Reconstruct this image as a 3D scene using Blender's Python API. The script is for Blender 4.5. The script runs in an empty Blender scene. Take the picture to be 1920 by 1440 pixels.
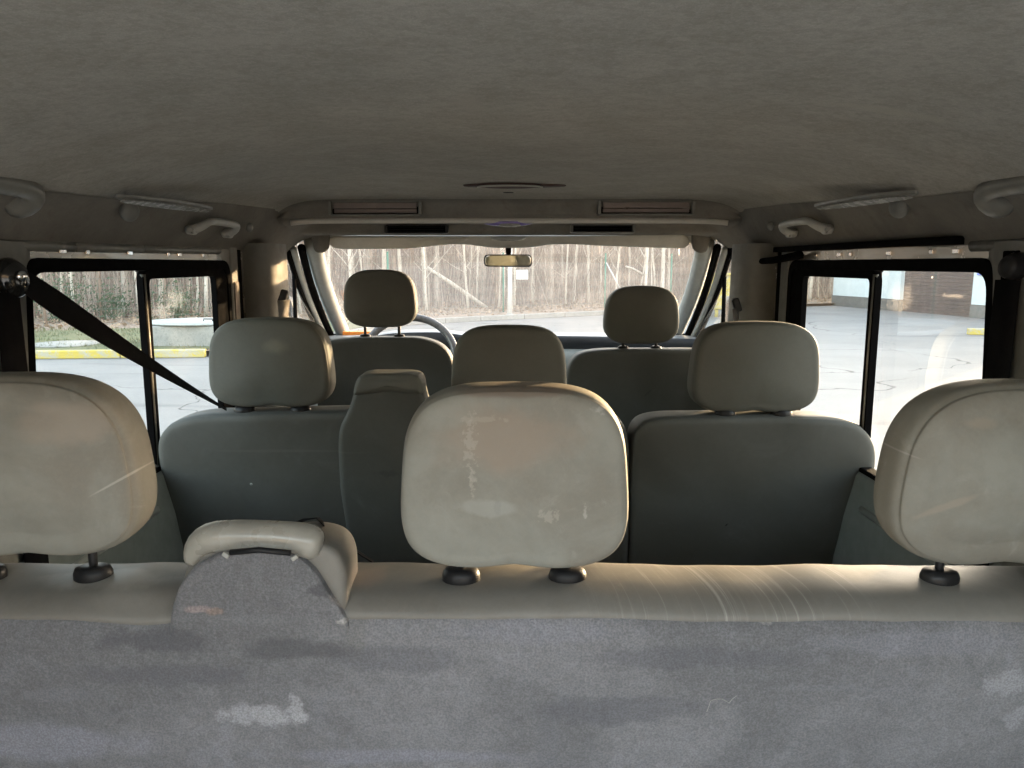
import bpy, math, random
from math import sin, cos, pi, radians as R, atan, atan2, exp, sqrt
from mathutils import Vector, noise
random.seed(7)
S = bpy.context.scene
COL = S.collection
# ------------------------------------------------------------------ camera
ZC = 1.7
F = 1440.0
CX, CY = 955.0, 720.0
PIT = atan(225.0 / F)
cam_d = bpy.data.cameras.new('camera')
cam = bpy.data.objects.new('camera', cam_d)
COL.objects.link(cam)
cam_d.sensor_width = 36
cam_d.lens = 27.0
cam_d.shift_x = 5.0 / 1920
cam_d.clip_start = 0.02
cam_d.clip_end = 900
cam.location = (0, 0, ZC)
cam.rotation_euler = (pi / 2 - PIT, 0, 0)
S.camera = cam
# ------------------------------------------------------------------ world, sun, exposure
SUN_EL, SUN_AZ = 5.0, 45.0        # degrees; azimuth to the right of straight ahead
w = bpy.data.worlds.new('World')
S.world = w
w.use_nodes = True
wn, wl = w.node_tree.nodes, w.node_tree.links
bg = wn['Background']
sky = wn.new('ShaderNodeTexSky')
sky.sky_type = 'NISHITA'
sky.sun_disc = False
sky.sun_elevation = R(SUN_EL)
sky.sun_rotation = R(SUN_AZ)
sky.dust_density = 3.0
hs = wn.new('ShaderNodeHueSaturation')
hs.inputs['Saturation'].default_value = 0.58
wl.new(sky.outputs[0], hs.inputs['Color'])
wl.new(hs.outputs[0], bg.inputs['Color'])
bg.inputs['Strength'].default_value = 0.15
sd = bpy.data.lights.new('sun', 'SUN')
sd.energy = 2.0
sd.angle = R(0.6)
sd.color = (1.0, 0.70, 0.38)
sun = bpy.data.objects.new('sun', sd)
COL.objects.link(sun)
dvec = Vector((sin(R(SUN_AZ)) * cos(R(SUN_EL)), cos(R(SUN_AZ)) * cos(R(SUN_EL)), sin(R(SUN_EL))))
sun.rotation_euler = dvec.to_track_quat('Z', 'Y').to_euler()
sun.location = (20, 12, 12)
S.view_settings.view_transform = 'Standard'
S.view_settings.look = 'None'
S.view_settings.gamma = 1
S.view_settings.exposure = 4.4
S.render.engine = 'CYCLES'

# ------------------------------------------------------------------ measuring helpers
cP, sP = cos(PIT), sin(PIT)
def ray(px, py):
    a = (px - CX) / F
    b = -(py - CY) / F
    return Vector((a, cP + b * sP, -sP + b * cP))
def at(px, py, Y):
    d = ray(px, py); t = Y / d.y
    return Vector((d.x * t, Y, ZC + d.z * t))
def atx(px, py, X):
    d = ray(px, py); t = X / d.x
    return Vector((X, d.y * t, ZC + d.z * t))
def gnd(px, py, z=0.0):
    d = ray(px, py); t = (z - ZC) / d.z
    return Vector((d.x * t, d.y * t, z))
def lerp(a, b, t): return a + (b - a) * t
def interp(tab, x):
    if x <= tab[0][0]: return tab[0][1]
    for (a, u), (b, v) in zip(tab, tab[1:]):
        if x <= b: return u + (v - u) * (x - a) / (b - a)
    return tab[-1][1]

# ------------------------------------------------------------------ object helpers
def tag(o, label=None, cat=None, group=None, kind=None):
    if label: o['label'] = label
    if cat: o['category'] = cat
    if group: o['group'] = group
    if kind: o['kind'] = kind
    return o
def thing(name, loc, label, cat, group=None):
    o = bpy.data.objects.new(name, None)
    o.empty_display_size = 0.1
    o.location = loc
    COL.objects.link(o)
    return tag(o, label, cat, group)
def rootloc(o):
    v = Vector((0, 0, 0))
    while o is not None:
        v += o.location; o = o.parent
    return v

class MB:
    """collects geometry in world coordinates, then links it as one mesh object"""
    def __init__(s): s.v = []; s.f = []
    def add(s, vs, fs):
        n = len(s.v); s.v += [tuple(p) for p in vs]; s.f += [tuple(i + n for i in f) for f in fs]
    def box(s, c, d, rz=0, ry=0, rx=0):
        from mathutils import Euler
        m = Euler((rx, ry, rz)).to_matrix()
        vs = []
        for x in (-1, 1):
            for y in (-1, 1):
                for z in (-1, 1):
                    vs.append(Vector(c) + m @ Vector((x * d[0] / 2, y * d[1] / 2, z * d[2] / 2)))
        s.add(vs, [(0, 1, 3, 2), (4, 6, 7, 5), (0, 4, 5, 1), (2, 3, 7, 6), (0, 2, 6, 4), (1, 5, 7, 3)])
        return s
    def tube(s, pts, r, n=8, caps=True, sx=1.0, up=None):
        pts = [Vector(p) for p in pts]
        rs = r if isinstance(r, (list, tuple)) else [r] * len(pts)
        vs = []; fs = []
        prev = None
        for i, p in enumerate(pts):
            t = (pts[min(i + 1, len(pts) - 1)] - pts[max(i - 1, 0)]).normalized()
            if prev is None:
                u = Vector(up) if up else (Vector((0, 0, 1)) if abs(t.z) < .9 else Vector((1, 0, 0)))
            else: u = prev
            u = (u - t * u.dot(t)).normalized(); prev = u
            q = t.cross(u)
            for k in range(n):
                a = 2 * pi * k / n
                vs.append(p + u * cos(a) * rs[i] + q * sin(a) * rs[i] * sx)
        for i in range(len(pts) - 1):
            for k in range(n):
                a, b = i * n + k, i * n + (k + 1) % n
                fs.append((a, a + n, b + n, b))
        if caps:
            fs.append(tuple(range(n))); fs.append(tuple(reversed(range((len(pts) - 1) * n, len(pts) * n))))
        s.add(vs, fs); return s
    def lathe(s, c, prof, n=32, axis=(0, 0, 1), sx=1.0, sy=1.0):
        ax = Vector(axis).normalized()
        q = Vector((0, 0, 1)).rotation_difference(ax)
        vs = []; fs = []
        for r, z in prof:
            for k in range(n):
                a = 2 * pi * k / n
                vs.append(Vector(c) + q @ Vector((r * cos(a) * sx, r * sin(a) * sy, z)))
        for i in range(len(prof) - 1):
            for k in range(n):
                a, b = i * n + k, i * n + (k + 1) % n
                fs.append((a, b, b + n, a + n))
        fs.append(tuple(reversed(range(n)))); fs.append(tuple(range((len(prof) - 1) * n, len(prof) * n)))
        s.add(vs, fs); return s
    def grid(s, rows, closed=False):
        n = len(rows[0]); vs = [p for r in rows for p in r]; fs = []
        for i in range(len(rows) - 1):
            for k in range(n if closed else n - 1):
                a, b = i * n + k, i * n + (k + 1) % n
                fs.append((a, b, b + n, a + n))
        s.add(vs, fs); return s
    def prism(s, poly, off):
        """poly: list of 3d points, off: extrusion vector"""
        n = len(poly); off = Vector(off)
        vs = [Vector(p) for p in poly] + [Vector(p) + off for p in poly]
        fs = [tuple(range(n)), tuple(reversed(range(n, 2 * n)))] + [(i, i + n, (i + 1) % n + n, (i + 1) % n) for i in range(n)]
        s.add(vs, fs); return s
    def build(s, name, m, parent=None, smooth=True, bevel=0, sub=0, angle=None):
        off = rootloc(parent) if parent is not None else Vector((0, 0, 0))
        me = bpy.data.meshes.new(name)
        me.from_pydata([tuple(Vector(p) - off) for p in s.v], [], s.f)
        me.update()
        import bmesh
        bm = bmesh.new(); bm.from_mesh(me)
        bmesh.ops.recalc_face_normals(bm, faces=bm.faces)
        bm.to_mesh(me); bm.free()
        o = bpy.data.objects.new(name, me)
        COL.objects.link(o)
        if parent is not None: o.parent = parent
        if m: me.materials.append(m)
        if smooth:
            for p in me.polygons: p.use_smooth = True
        if bevel:
            b = o.modifiers.new('b', 'BEVEL'); b.width = bevel; b.segments = 3; b.limit_method = 'ANGLE'; b.angle_limit = R(40)
            b.harden_normals = True
        if sub:
            d = o.modifiers.new('s', 'SUBSURF'); d.levels = sub; d.render_levels = sub
        return o

def roundpoly(pts, rad, seg=6):
    """2-D polygon with rounded corners; rad one value or one per corner"""
    n = len(pts); out = []
    for i in range(n):
        p0, p, p1 = Vector(pts[i - 1][:2]), Vector(pts[i][:2]), Vector(pts[(i + 1) % n][:2])
        r = rad[i] if isinstance(rad, (list, tuple)) else rad
        a, b = (p0 - p), (p1 - p)
        la, lb = a.length, b.length
        r = min(r, la * .48, lb * .48)
        if r < 1e-5: out.append((p.x, p.y)); continue
        A, B = p + a / la * r, p + b / lb * r
        for k in range(seg + 1):
            t = k / seg
            q = A * (1 - t) ** 2 + p * 2 * t * (1 - t) + B * t * t
            out.append((q.x, q.y))
    return out
def resample(pts, n):
    pts = [Vector(p[:2]) for p in pts]
    L = [0]
    for i in range(len(pts)): L.append(L[-1] + (pts[(i + 1) % len(pts)] - pts[i]).length)
    out = []; j = 0
    for k in range(n):
        d = L[-1] * k / n
        while L[j + 1] < d: j += 1
        t = (d - L[j]) / max(1e-9, L[j + 1] - L[j])
        q = pts[j].lerp(pts[(j + 1) % len(pts)], t); out.append((q.x, q.y))
    return out
def smooth_loop(o, it=1):
    for _ in range(it):
        n = len(o)
        o = [((o[i - 1][0] + 2 * o[i][0] + o[(i + 1) % n][0]) / 4, (o[i - 1][1] + 2 * o[i][1] + o[(i + 1) % n][1]) / 4) for i in range(n)]
    return o

def pad(outline, ybase, T, r0=.02, r1=.03, dome=.01, groove=True, lump=0.0, mb=None, seed=0, gw=.0034, gd=.0036, fdome=None):
    """cushion: outline (x,z) loop; rear face at y=ybase(z), thickness T forwards; rounded edges, seam groove on the rear rim"""
    mb = mb or MB()
    area = sum(outline[i - 1][0] * outline[i][1] - outline[i][0] * outline[i - 1][1] for i in range(len(outline)))
    if area < 0: outline = outline[::-1]
    n = len(outline)
    nr = []
    for i in range(n):
        t = Vector(outline[(i + 1) % n]) - Vector(outline[i - 1])
        t = t.normalized() if t.length > 1e-9 else Vector((1, 0))
        nr.append(Vector((t.y, -t.x)))
    cx = sum(p[0] for p in outline) / n; cz = sum(p[1] for p in outline) / n
    seq = []                                     # (inset, scale, y)
    if groove:
        ks = [-0.0, 1]
    capr = [0.0, .1, .25, .4, .55, .68, .8, .9, .96, 1.0]
    for sc in capr: seq.append((r0, sc, -dome * (1 - sc * sc)))
    for k in range(1, 6):
        a = pi / 2 * k / 5
        seq.append((r0 * (1 - sin(a)), 1, r0 * .75 * (1 - cos(a))))
        if groove and k == 3:
            i0, _, y0 = seq[-1]
            seq.append((i0 * .8 + .0, 1, y0 + gw * .6))
            seq.append((i0 * .8 + gd, 1, y0 + gw * 1.5))
            seq.append((i0 * .4, 1, y0 + gw * 2.4))
            break
    m = 4
    yA = seq[-1][2]; 
    for k in range(1, m + 1):
        seq.append((0 if k else 0, 1, yA + (T - r1 - yA) * k / m))
    for k in range(1, 6):
        a = pi / 2 * k / 5
        seq.append((r1 * (1 - cos(a)), 1, T - r1 + r1 * sin(a)))
    fd = dome if fdome is None else fdome
    for sc in (.8, .5, .2, 0.0): seq.append((r1, sc, T + fd * (1 - sc * sc)))
    rows = []
    for ins, sc, y in seq:
        row = []
        for (x, z), q in zip(outline, nr):
            X, Z = x - q.x * ins, z - q.y * ins
            X, Z = cx + (X - cx) * sc, cz + (Z - cz) * sc
            dy = 0
            if lump: dy = lump * noise.noise(Vector((X * 7 + seed, y * 5, Z * 7)))
            row.append(Vector((X, ybase(Z) + y + dy, Z)))
        rows.append(row)
    mb.grid(rows, closed=True)
    return mb

# ------------------------------------------------------------------ materials
def new_mat(name):
    m = bpy.data.materials.new(name); m.use_nodes = True
    return m, m.node_tree.nodes, m.node_tree.links, m.node_tree.nodes['Principled BSDF']
def mixc(nt, fac, a, b):
    mx = nt.nodes.new('ShaderNodeMix'); mx.data_type = 'RGBA'
    for sk, val in ((mx.inputs[0], fac), (mx.inputs[6], a), (mx.inputs[7], b)):
        if hasattr(val, 'is_linked') or isinstance(val, bpy.types.NodeSocket): nt.links.new(val, sk)
        elif isinstance(val, (tuple, list)): sk.default_value = (*val, 1) if len(val) == 3 else val
        else: sk.default_value = val
    return mx.outputs[2]
def nz(nt, co, scale, detail=4, rough=.55, dist=0, stretch=None):
    if stretch:
        mp = nt.nodes.new('ShaderNodeMapping'); mp.inputs['Scale'].default_value = stretch
        nt.links.new(co, mp.inputs['Vector']); co = mp.outputs[0]
    n = nt.nodes.new('ShaderNodeTexNoise')
    n.inputs['Scale'].default_value = scale; n.inputs['Detail'].default_value = detail
    n.inputs['Roughness'].default_value = rough; n.inputs['Distortion'].default_value = dist
    nt.links.new(co, n.inputs['Vector'])
    return n.outputs['Fac']
def ramp(nt, v, a, b, lo=0.0, hi=1.0):
    mr = nt.nodes.new('ShaderNodeMapRange'); mr.interpolation_type = 'SMOOTHSTEP'
    nt.links.new(v, mr.inputs[0])
    mr.inputs[1].default_value = a; mr.inputs[2].default_value = b; mr.inputs[3].default_value = lo; mr.inputs[4].default_value = hi
    return mr.outputs[0]
def mth(nt, op, a, b=None):
    m = nt.nodes.new('ShaderNodeMath'); m.operation = op
    for i, val in enumerate((a, b)):
        if val is None: continue
        if isinstance(val, bpy.types.NodeSocket): nt.links.new(val, m.inputs[i])
        else: m.inputs[i].default_value = val
    return m.outputs[0]
def spot(nt, co, c, r, ns=30, na=.8, rot=0):
    """soft worn mark of its own shape round the point c with radii r"""
    mp = nt.nodes.new('ShaderNodeMapping'); mp.vector_type = 'TEXTURE'
    mp.inputs['Location'].default_value = c; mp.inputs['Scale'].default_value = r; mp.inputs['Rotation'].default_value = (0, rot, 0)
    nt.links.new(co, mp.inputs['Vector'])
    ln = nt.nodes.new('ShaderNodeVectorMath'); ln.operation = 'LENGTH'
    nt.links.new(mp.outputs[0], ln.inputs[0])
    n = nz(nt, co, ns, 5, .65)
    v = mth(nt, 'ADD', ln.outputs['Value'], mth(nt, 'MULTIPLY', mth(nt, 'SUBTRACT', n, .5), na * 2))
    return ramp(nt, v, 1.0, .45)
GR = (240, .10)
def cloth(name, c1, c2, rough=.85, scale=6, fine=900, bump=.25, bdist=.0006, spots=(), c3=None, streak=None, sheen=.0, weave=0.10, grain=.12, gloss_spec=.35, band=(.36, .64)):
    m, N, L, B = new_mat(name); nt = m.node_tree
    co = N.new('ShaderNodeNewGeometry').outputs['Position']
    f = ramp(nt, nz(nt, co, scale, 6, .62, .4), *band)
    col = mixc(nt, f, c1, c2)
    gr = nz(nt, co, 240, 3, .65); col = mixc(nt, ramp(nt, gr, .42, .62, 0, grain), col, tuple(min(1, q * 1.35) for q in c2)); col = mixc(nt, ramp(nt, nz(nt, co, 75, 5, .7), .45, .62, 0, grain * 1.3), col, tuple(q * .72 for q in c1))
    if c3:
        g = ramp(nt, nz(nt, co, scale * 3.3, 6, .7, .8), .52, .78, 0, .75)
        col = mixc(nt, g, col, c3)
    for s in spots:
        c, r, cc, st = s[:4]
        k = spot(nt, co, c, r, *(s[4:] if len(s) > 4 else ()))
        col = mixc(nt, mth(nt, 'MULTIPLY', k, st), col, cc)
    if streak:
        ctr, rr, cc, st, stretch = streak
        co0 = co; cx_ = N.new('ShaderNodeCombineXYZ'); sx_ = N.new('ShaderNodeSeparateXYZ'); L.new(co, sx_.inputs[0])
        xx = mth(nt, 'ADD', sx_.outputs[0], mth(nt, 'MULTIPLY', mth(nt, 'SUBTRACT', sx_.outputs[1], .85), .24))
        L.new(xx, cx_.inputs[0]); L.new(sx_.outputs[1], cx_.inputs[1]); L.new(sx_.outputs[2], cx_.inputs[2]); cs = cx_.outputs[0]
        n = ramp(nt, nz(nt, cs, 1.0, 6, .7, .2, stretch), .52, .70)
        k = mth(nt, 'MULTIPLY', n, spot(nt, co, ctr, rr, 12, .25))
        col = mixc(nt, mth(nt, 'MULTIPLY', k, st), col, cc)
        n2 = ramp(nt, nz(nt, cs, 1.0, 6, .7, .2, [q * 1.37 for q in stretch]), .60, .74)
        k2 = mth(nt, 'MULTIPLY', n2, spot(nt, co, ctr, rr, 12, .25))
        col = mixc(nt, mth(nt, 'MULTIPLY', k2, st * .7), col, (.09, .085, .08))
    fn = nz(nt, co, fine, 2, .6)
    col = mixc(nt, mth(nt, 'MULTIPLY', ramp(nt, fn, .35, .65), weave), col, tuple(x * .45 for x in c1))
    L.new(col, B.inputs['Base Color'])
    B.inputs['Roughness'].default_value = rough
    B.inputs['Specular IOR Level'].default_value = gloss_spec
    if sheen:
        B.inputs['Sheen Weight'].default_value = sheen
    bp = N.new('ShaderNodeBump'); bp.inputs['Strength'].default_value = bump; bp.inputs['Distance'].default_value = bdist
    hgt = mth(nt, 'ADD', fn, mth(nt, 'MULTIPLY', nz(nt, co, 38, 4, .6), 3.0))
    L.new(hgt, bp.inputs['Height']); L.new(bp.outputs[0], B.inputs['Normal'])
    return m
def plain(name, c, rough=.5, metal=0, var=.15, scale=25, bump=0.0, coat=0, spec=.5):
    m, N, L, B = new_mat(name); nt = m.node_tree
    co = N.new('ShaderNodeNewGeometry').outputs['Position']
    f = nz(nt, co, scale, 5, .65)
    col = mixc(nt, ramp(nt, f, .3, .7), tuple(x * (1 - var) for x in c), tuple(min(1, x * (1 + var)) for x in c))
    L.new(col, B.inputs['Base Color'])
    L.new(ramp(nt, nz(nt, co, scale * 1.7, 4), .3, .7, max(0, rough - .08), min(1, rough + .1)), B.inputs['Roughness'])
    B.inputs['Metallic'].default_value = metal
    B.inputs['Coat Weight'].default_value = coat
    B.inputs['Specular IOR Level'].default_value = spec
    if bump:
        bp = N.new('ShaderNodeBump'); bp.inputs['Strength'].default_value = bump; bp.inputs['Distance'].default_value = .002
        L.new(nz(nt, co, scale * 8, 3), bp.inputs['Height']); L.new(bp.outputs[0], B.inputs['Normal'])
    return m
def glass_mat(name, dirt=.03, tint=(.93, .95, .94), smears=(), refl=1.0):
    m, N, L, B = new_mat(name); nt = m.node_tree
    N.remove(B)
    out = N['Material Output']
    co = N.new('ShaderNodeNewGeometry').outputs['Position']
    tr = N.new('ShaderNodeBsdfTransparent'); tr.inputs[0].default_value = (*tint, 1)
    gl = N.new('ShaderNodeBsdfGlossy'); gl.inputs['Roughness'].default_value = .015; gl.inputs[0].default_value = (1, 1, 1, 1)
    fr = N.new('ShaderNodeFresnel'); fr.inputs[0].default_value = 1.5
    mx = N.new('ShaderNodeMixShader')
    L.new(mth(nt, 'MULTIPLY', fr.outputs[0], refl), mx.inputs[0]); L.new(tr.outputs[0], mx.inputs[1]); L.new(gl.outputs[0], mx.inputs[2])
    df = N.new('ShaderNodeBsdfDiffuse'); df.inputs[0].default_value = (.8, .78, .74, 1)
    tl = N.new('ShaderNodeBsdfTranslucent'); tl.inputs[0].default_value = (.85, .8, .74, 1)
    dm = N.new('ShaderNodeMixShader'); dm.inputs[0].default_value = .6
    L.new(df.outputs[0], dm.inputs[1]); L.new(tl.outputs[0], dm.inputs[2])
    fac = ramp(nt, nz(nt, co, 9, 6, .6), .2, .85, dirt * .55, dirt * 1.5)
    for s in smears:
        c, r, st = s[:3]
        fac = mth(nt, 'ADD', fac, mth(nt, 'MULTIPLY', spot(nt, co, c, r, *(s[3:] if len(s) > 3 else (18, 1.1))), st))
    m2 = N.new('ShaderNodeMixShader')
    L.new(fac, m2.inputs[0]); L.new(mx.outputs[0], m2.inputs[1]); L.new(dm.outputs[0], m2.inputs[2])
    L.new(m2.outputs[0], out.inputs['Surface'])
    return m

def sp(px, py, Y, rx, ry, rz, col, st, *a):   # a mark measured on the photo, kept at its place on the surface
    p = at(px, py, Y); return (tuple(p), (rx, ry, rz), col, st, *a)
LT, DK = (.50, .48, .43), (.10, .085, .07)
M = {}
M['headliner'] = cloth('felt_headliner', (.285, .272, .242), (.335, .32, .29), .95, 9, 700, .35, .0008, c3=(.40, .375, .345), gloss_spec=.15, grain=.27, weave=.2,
    spots=[((-.47, 1.15, 1.88), (.09, .02, .1), (.12, .105, .09), .0), ((.45, .95, 1.88), (.09, .02, .2), (.36, .34, .3), .8), ((-.1, 1.75, 1.9), (.07, .03, .1), (.34, .32, .29), .8),
           ((-.25, .72, 1.9), (.06, .02, .1), (.36, .34, .31), .6), ((-.05, 1.02, 1.9), (.02, .10, .1), (.33, .31, .28), .6),
           ((-.72, 1.35, 1.80), (.03, .01, .03), (.05, .045, .04), .9), ((-.61, 1.74, 1.843), (.012, .012, .03), (.04, .035, .03), .95, 60, .3), ((.61, 1.74, 1.843), (.012, .012, .03), (.04, .035, .03), .95, 60, .3)])
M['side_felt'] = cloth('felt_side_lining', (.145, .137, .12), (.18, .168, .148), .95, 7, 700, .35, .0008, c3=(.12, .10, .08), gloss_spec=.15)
V1, V2 = (.255, .252, .222), (.205, .190, .160)
M['vinyl_rear'] = cloth('beige_vinyl_head_restraint', V1, V2, .62, 7, 1100, .22, .0004, c3=(.285, .28, .248), weave=.06, spots=[
    sp(960, 830, .84, .10, .1, .05, (.27, .22, .175), .75, 7, .9), sp(960, 735, .86, .10, .1, .008, (.19, .15, .12), .8, 12, .5), sp(880, 840, .84, .008, .1, .035, (.40, .37, .32), .4, 150, 2.6), sp(885, 900, .84, .004, .1, .02, (.40, .37, .32), .4, 150, 2.6),
    sp(1130, 765, .85, .012, .1, .009, (.45, .43, .39), .6, 90, 1.6), sp(1030, 975, .84, .011, .1, .008, (.40, .37, .32), .4, 150, 2.6),
    sp(920, 960, .84, .05, .1, .012, (.33, .33, .30), .5, 20, .9), sp(1100, 970, .84, .003, .1, .010, (.45, .43, .39), .5, 110, 1.4), sp(933, 962, .84, .004, .1, .012, (.22, .22, .21), .35, 60, 1.6), sp(900, 790, .84, .03, .1, .004, (.40, .36, .3), .3, 110, 2.2),
    sp(215, 905, .86, .038, .15, .002, (.45, .43, .38), .6, 20, .35, -.5), sp(1690, 850, .86, .03, .15, .002, (.42, .40, .36), .5, 20, .4, .3), sp(1790, 960, .84, .05, .1, .006, (.3, .26, .21), .6, 16, .6, -.5),
    sp(1850, 800, .84, .03, .1, .01, (.30, .26, .21), .5, 20, .8), sp(120, 800, .84, .08, .1, .03, (.33, .28, .23), .6, 8, .7)])
M['vinyl'] = cloth('beige_vinyl', (.108, .113, .099), (.098, .098, .085), .62, 5, 1100, .22, .0004, weave=.05, spots=[sp(505, 650, 1.6, .05, .1, .03, (.27, .25, .2), .4, 6, .7)])
M['vinyl_back'] = cloth('grey_vinyl_backrest', (.085, .088, .081), (.068, .070, .063), .6, 3, 900, .2, .0004, c3=(.098, .103, .096), weave=.05, spots=[
    sp(461, 916, 1.62, .004, .1, .004, (.6, .62, .58), .9, 90, .6), sp(461, 917, 1.62, .0018, .1, .0022, (.01, .01, .01), 1, 90, .3), sp(1372, 997, 1.62, .0075, .1, .0028, (.005, .005, .005), 1, 80, .5, -.7), sp(1215, 735, 2.62, .02, .1, .004, (.05, .05, .05), .8, 30, .5, -.8),
    sp(725, 895, 1.6, .035, .1, .012, (.05, .05, .05), .8, 50, 1.0), sp(530, 850, 1.62, .2, .1, .004, (.12, .12, .11), .35, 5, .4), sp(1250, 1000, 1.6, .02, .1, .003, (.1, .1, .1), .5, 30, .8)])
M['vinyl_roll'] = cloth('beige_vinyl_backrest_top', (.185, .175, .157), (.158, .146, .128), .5, 6, 900, .22, .0004, c3=(.185, .17, .15), weave=.05,
    spots=[sp(690, 1075, .9, .03, .05, .02, (.25, .2, .165), .6, 12, .8), sp(200, 1080, .9, .10, .03, .02, (.39, .37, .33), .5, 9, .8)],
    streak=((.27, .91, 1.305), (.22, .2, .2), (.36, .35, .32), .75, (120, 2.5, 2.5)))
CP1, CP2 = (.158, .156, .163), (.222, .219, .230)
M['carpet'] = cloth('grey_needle_felt_carpet', CP1, CP2, .97, 4.5, 420, .9, .0014, c3=(.25, .25, .272), gloss_spec=.1, grain=.2, weave=.4, sheen=.15, band=(.40, .62), spots=[
    sp(490, 1345, .85, .058, .1, .018, (.42, .42, .44), .7, 50, .9), sp(555, 1335, .85, .012, .1, .022, (.46, .46, .48), .55, 70, 1.3), sp(455, 1340, .85, .014, .1, .018, (.3, .3, .32), .6, 60, .8),
    sp(250, 1160, .845, .013, .1, .016, (.20, .20, .21), .8, 50, .5), sp(365, 1148, .83, .018, .1, .006, (.36, .29, .28), .7, 60, .9), sp(400, 1152, .83, .014, .1, .006, (.34, .24, .19), .6, 70, .9),
    sp(460, 1168, .83, .10, .1, .007, (.20, .20, .21), .6, 30, .8), sp(665, 1200, .84, .016, .1, .05, (.20, .195, .195), .75, 70, 1.0), sp(645, 1165, .84, .01, .1, .005, (.42, .4, .38), .8, 90, 1.4),
    sp(1890, 1280, .85, .035, .1, .022, (.34, .34, .36), .7, 50, 1.2), sp(1910, 1350, .85, .015, .1, .02, (.32, .32, .34), .6, 60, 1.2), sp(1560, 1290, .85, .09, .1, .006, (.20, .20, .215), .6, 20, .9), sp(1440, 1165, .845, .012, .1, .006, (.32, .31, .3), .8, 90, 1.2),
    sp(120, 1300, .85, .06, .1, .012, (.20, .20, .22), .55, 30, 1.2), sp(880, 1190, .85, .05, .1, .003, (.17, .17, .18), .6, 30, .8), sp(60, 1400, .85, .22, .1, .035, (.27, .27, .31), .7, 9, .8), sp(300, 1260, .85, .12, .1, .02, (.11, .11, .125), .5, 14, .9), sp(1300, 1230, .85, .2, .1, .02, (.12, .12, .135), .5, 12, .9), sp(1000, 1180, .85, .12, .1, .02, (.24, .24, .27), .5, 12, .9), sp(750, 1430, .85, .2, .1, .015, (.25, .25, .29), .6, 12, .8), sp(1700, 1200, .85, .16, .1, .02, (.24, .24, .27), .5, 12, .9), sp(750, 1230, .85, .12, .1, .02, (.12, .12, .135), .5, 12, .9), sp(1150, 1330, .85, .12, .1, .025, (.11, .11, .125), .55, 12, 1.0), sp(480, 1080, .83, .008, .1, .03, (.19, .19, .2), .6, 40, .8),
    sp(600, 1110, .83, .02, .1, .012, (.05, .05, .055), .5, 60, .7), sp(1030, 1400, .85, .02, .1, .06, (.17, .17, .185), .5, 20, 1.1), sp(300, 1200, .845, .07, .1, .02, (.065, .065, .075), .5, 20, 1.0), sp(560, 1215, .845, .09, .1, .016, (.07, .07, .075), .5, 20, .8)])
M['grey_plastic'] = plain('grey_beige_plastic', (.145, .143, .128), .42, var=.08, bump=.1)
M['hump_plastic'] = plain('glossy_beige_plastic_cap', (.30, .285, .25), .3, var=.08, bump=.06, coat=.2)
M['light_plastic'] = plain('pale_grey_plastic', (.32, .315, .29), .4, var=.06)
M['dark_plastic'] = plain('charcoal_plastic', (.014, .014, .015), .42, var=.1, spec=.25)
M['trim'] = plain('pillar_trim', (.15, .15, .137), .6, var=.08, bump=.15)
M['pale_trim'] = plain('pale_pillar_trim', (.31, .33, .32), .55, var=.05)
M['rubber'] = plain('black_rubber', (.004, .004, .0042), .85, var=.1, spec=.03)
M['paint'] = plain('champagne_body_paint', (.36, .335, .29), .22, .35, var=.05, scale=8, coat=.5)
M['chrome'] = plain('chrome', (.8, .8, .8), .12, 1, var=.02)
M['web'] = cloth('black_belt_webbing', (.006, .006, .007), (.009, .009, .010), .8, 30, 900, .3, .0005, gloss_spec=.08)
M['web_grey'] = cloth('grey_belt_webbing', (.12, .115, .105), (.15, .14, .13), .7, 30, 900, .3, .0005)
M['dash'] = plain('dashboard_top', (.16, .175, .19), .35, var=.1, scale=20, bump=.1)
M['dash_dark'] = plain('dashboard_dark', (.02, .024, .03), .5, var=.1)
M['dash_grey'] = plain('dashboard_grey', (.17, .19, .185), .6, var=.06)
M['visor'] = cloth('sun_visor_cloth', (.50, .48, .43), (.44, .42, .38), .9, 12, 700, .2, .0005)
M['lamp_lens'] = plain('ribbed_lamp_lens', (.26, .26, .245), .25, var=.05)
M['brown_lens'] = plain('dark_brown_lens', (.06, .04, .036), .65, var=.1, spec=.1)
M['purple'] = plain('violet_tinted_lens', (.22, .17, .45), .2, var=.1, coat=.5)
M['vent_flap'] = plain('vent_flap', (.17, .135, .12), .35, var=.08)
M['mirror'] = plain('mirror_glass', (.85, .85, .82), .02, 1, var=.0)
M['indicator'] = plain('orange_plastic', (.75, .22, .02), .3, var=.1)
M['floor_mat'] = cloth('floor_vinyl', (.06, .06, .06), (.09, .09, .085), .7, 10, 500, .3, .001)

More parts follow.
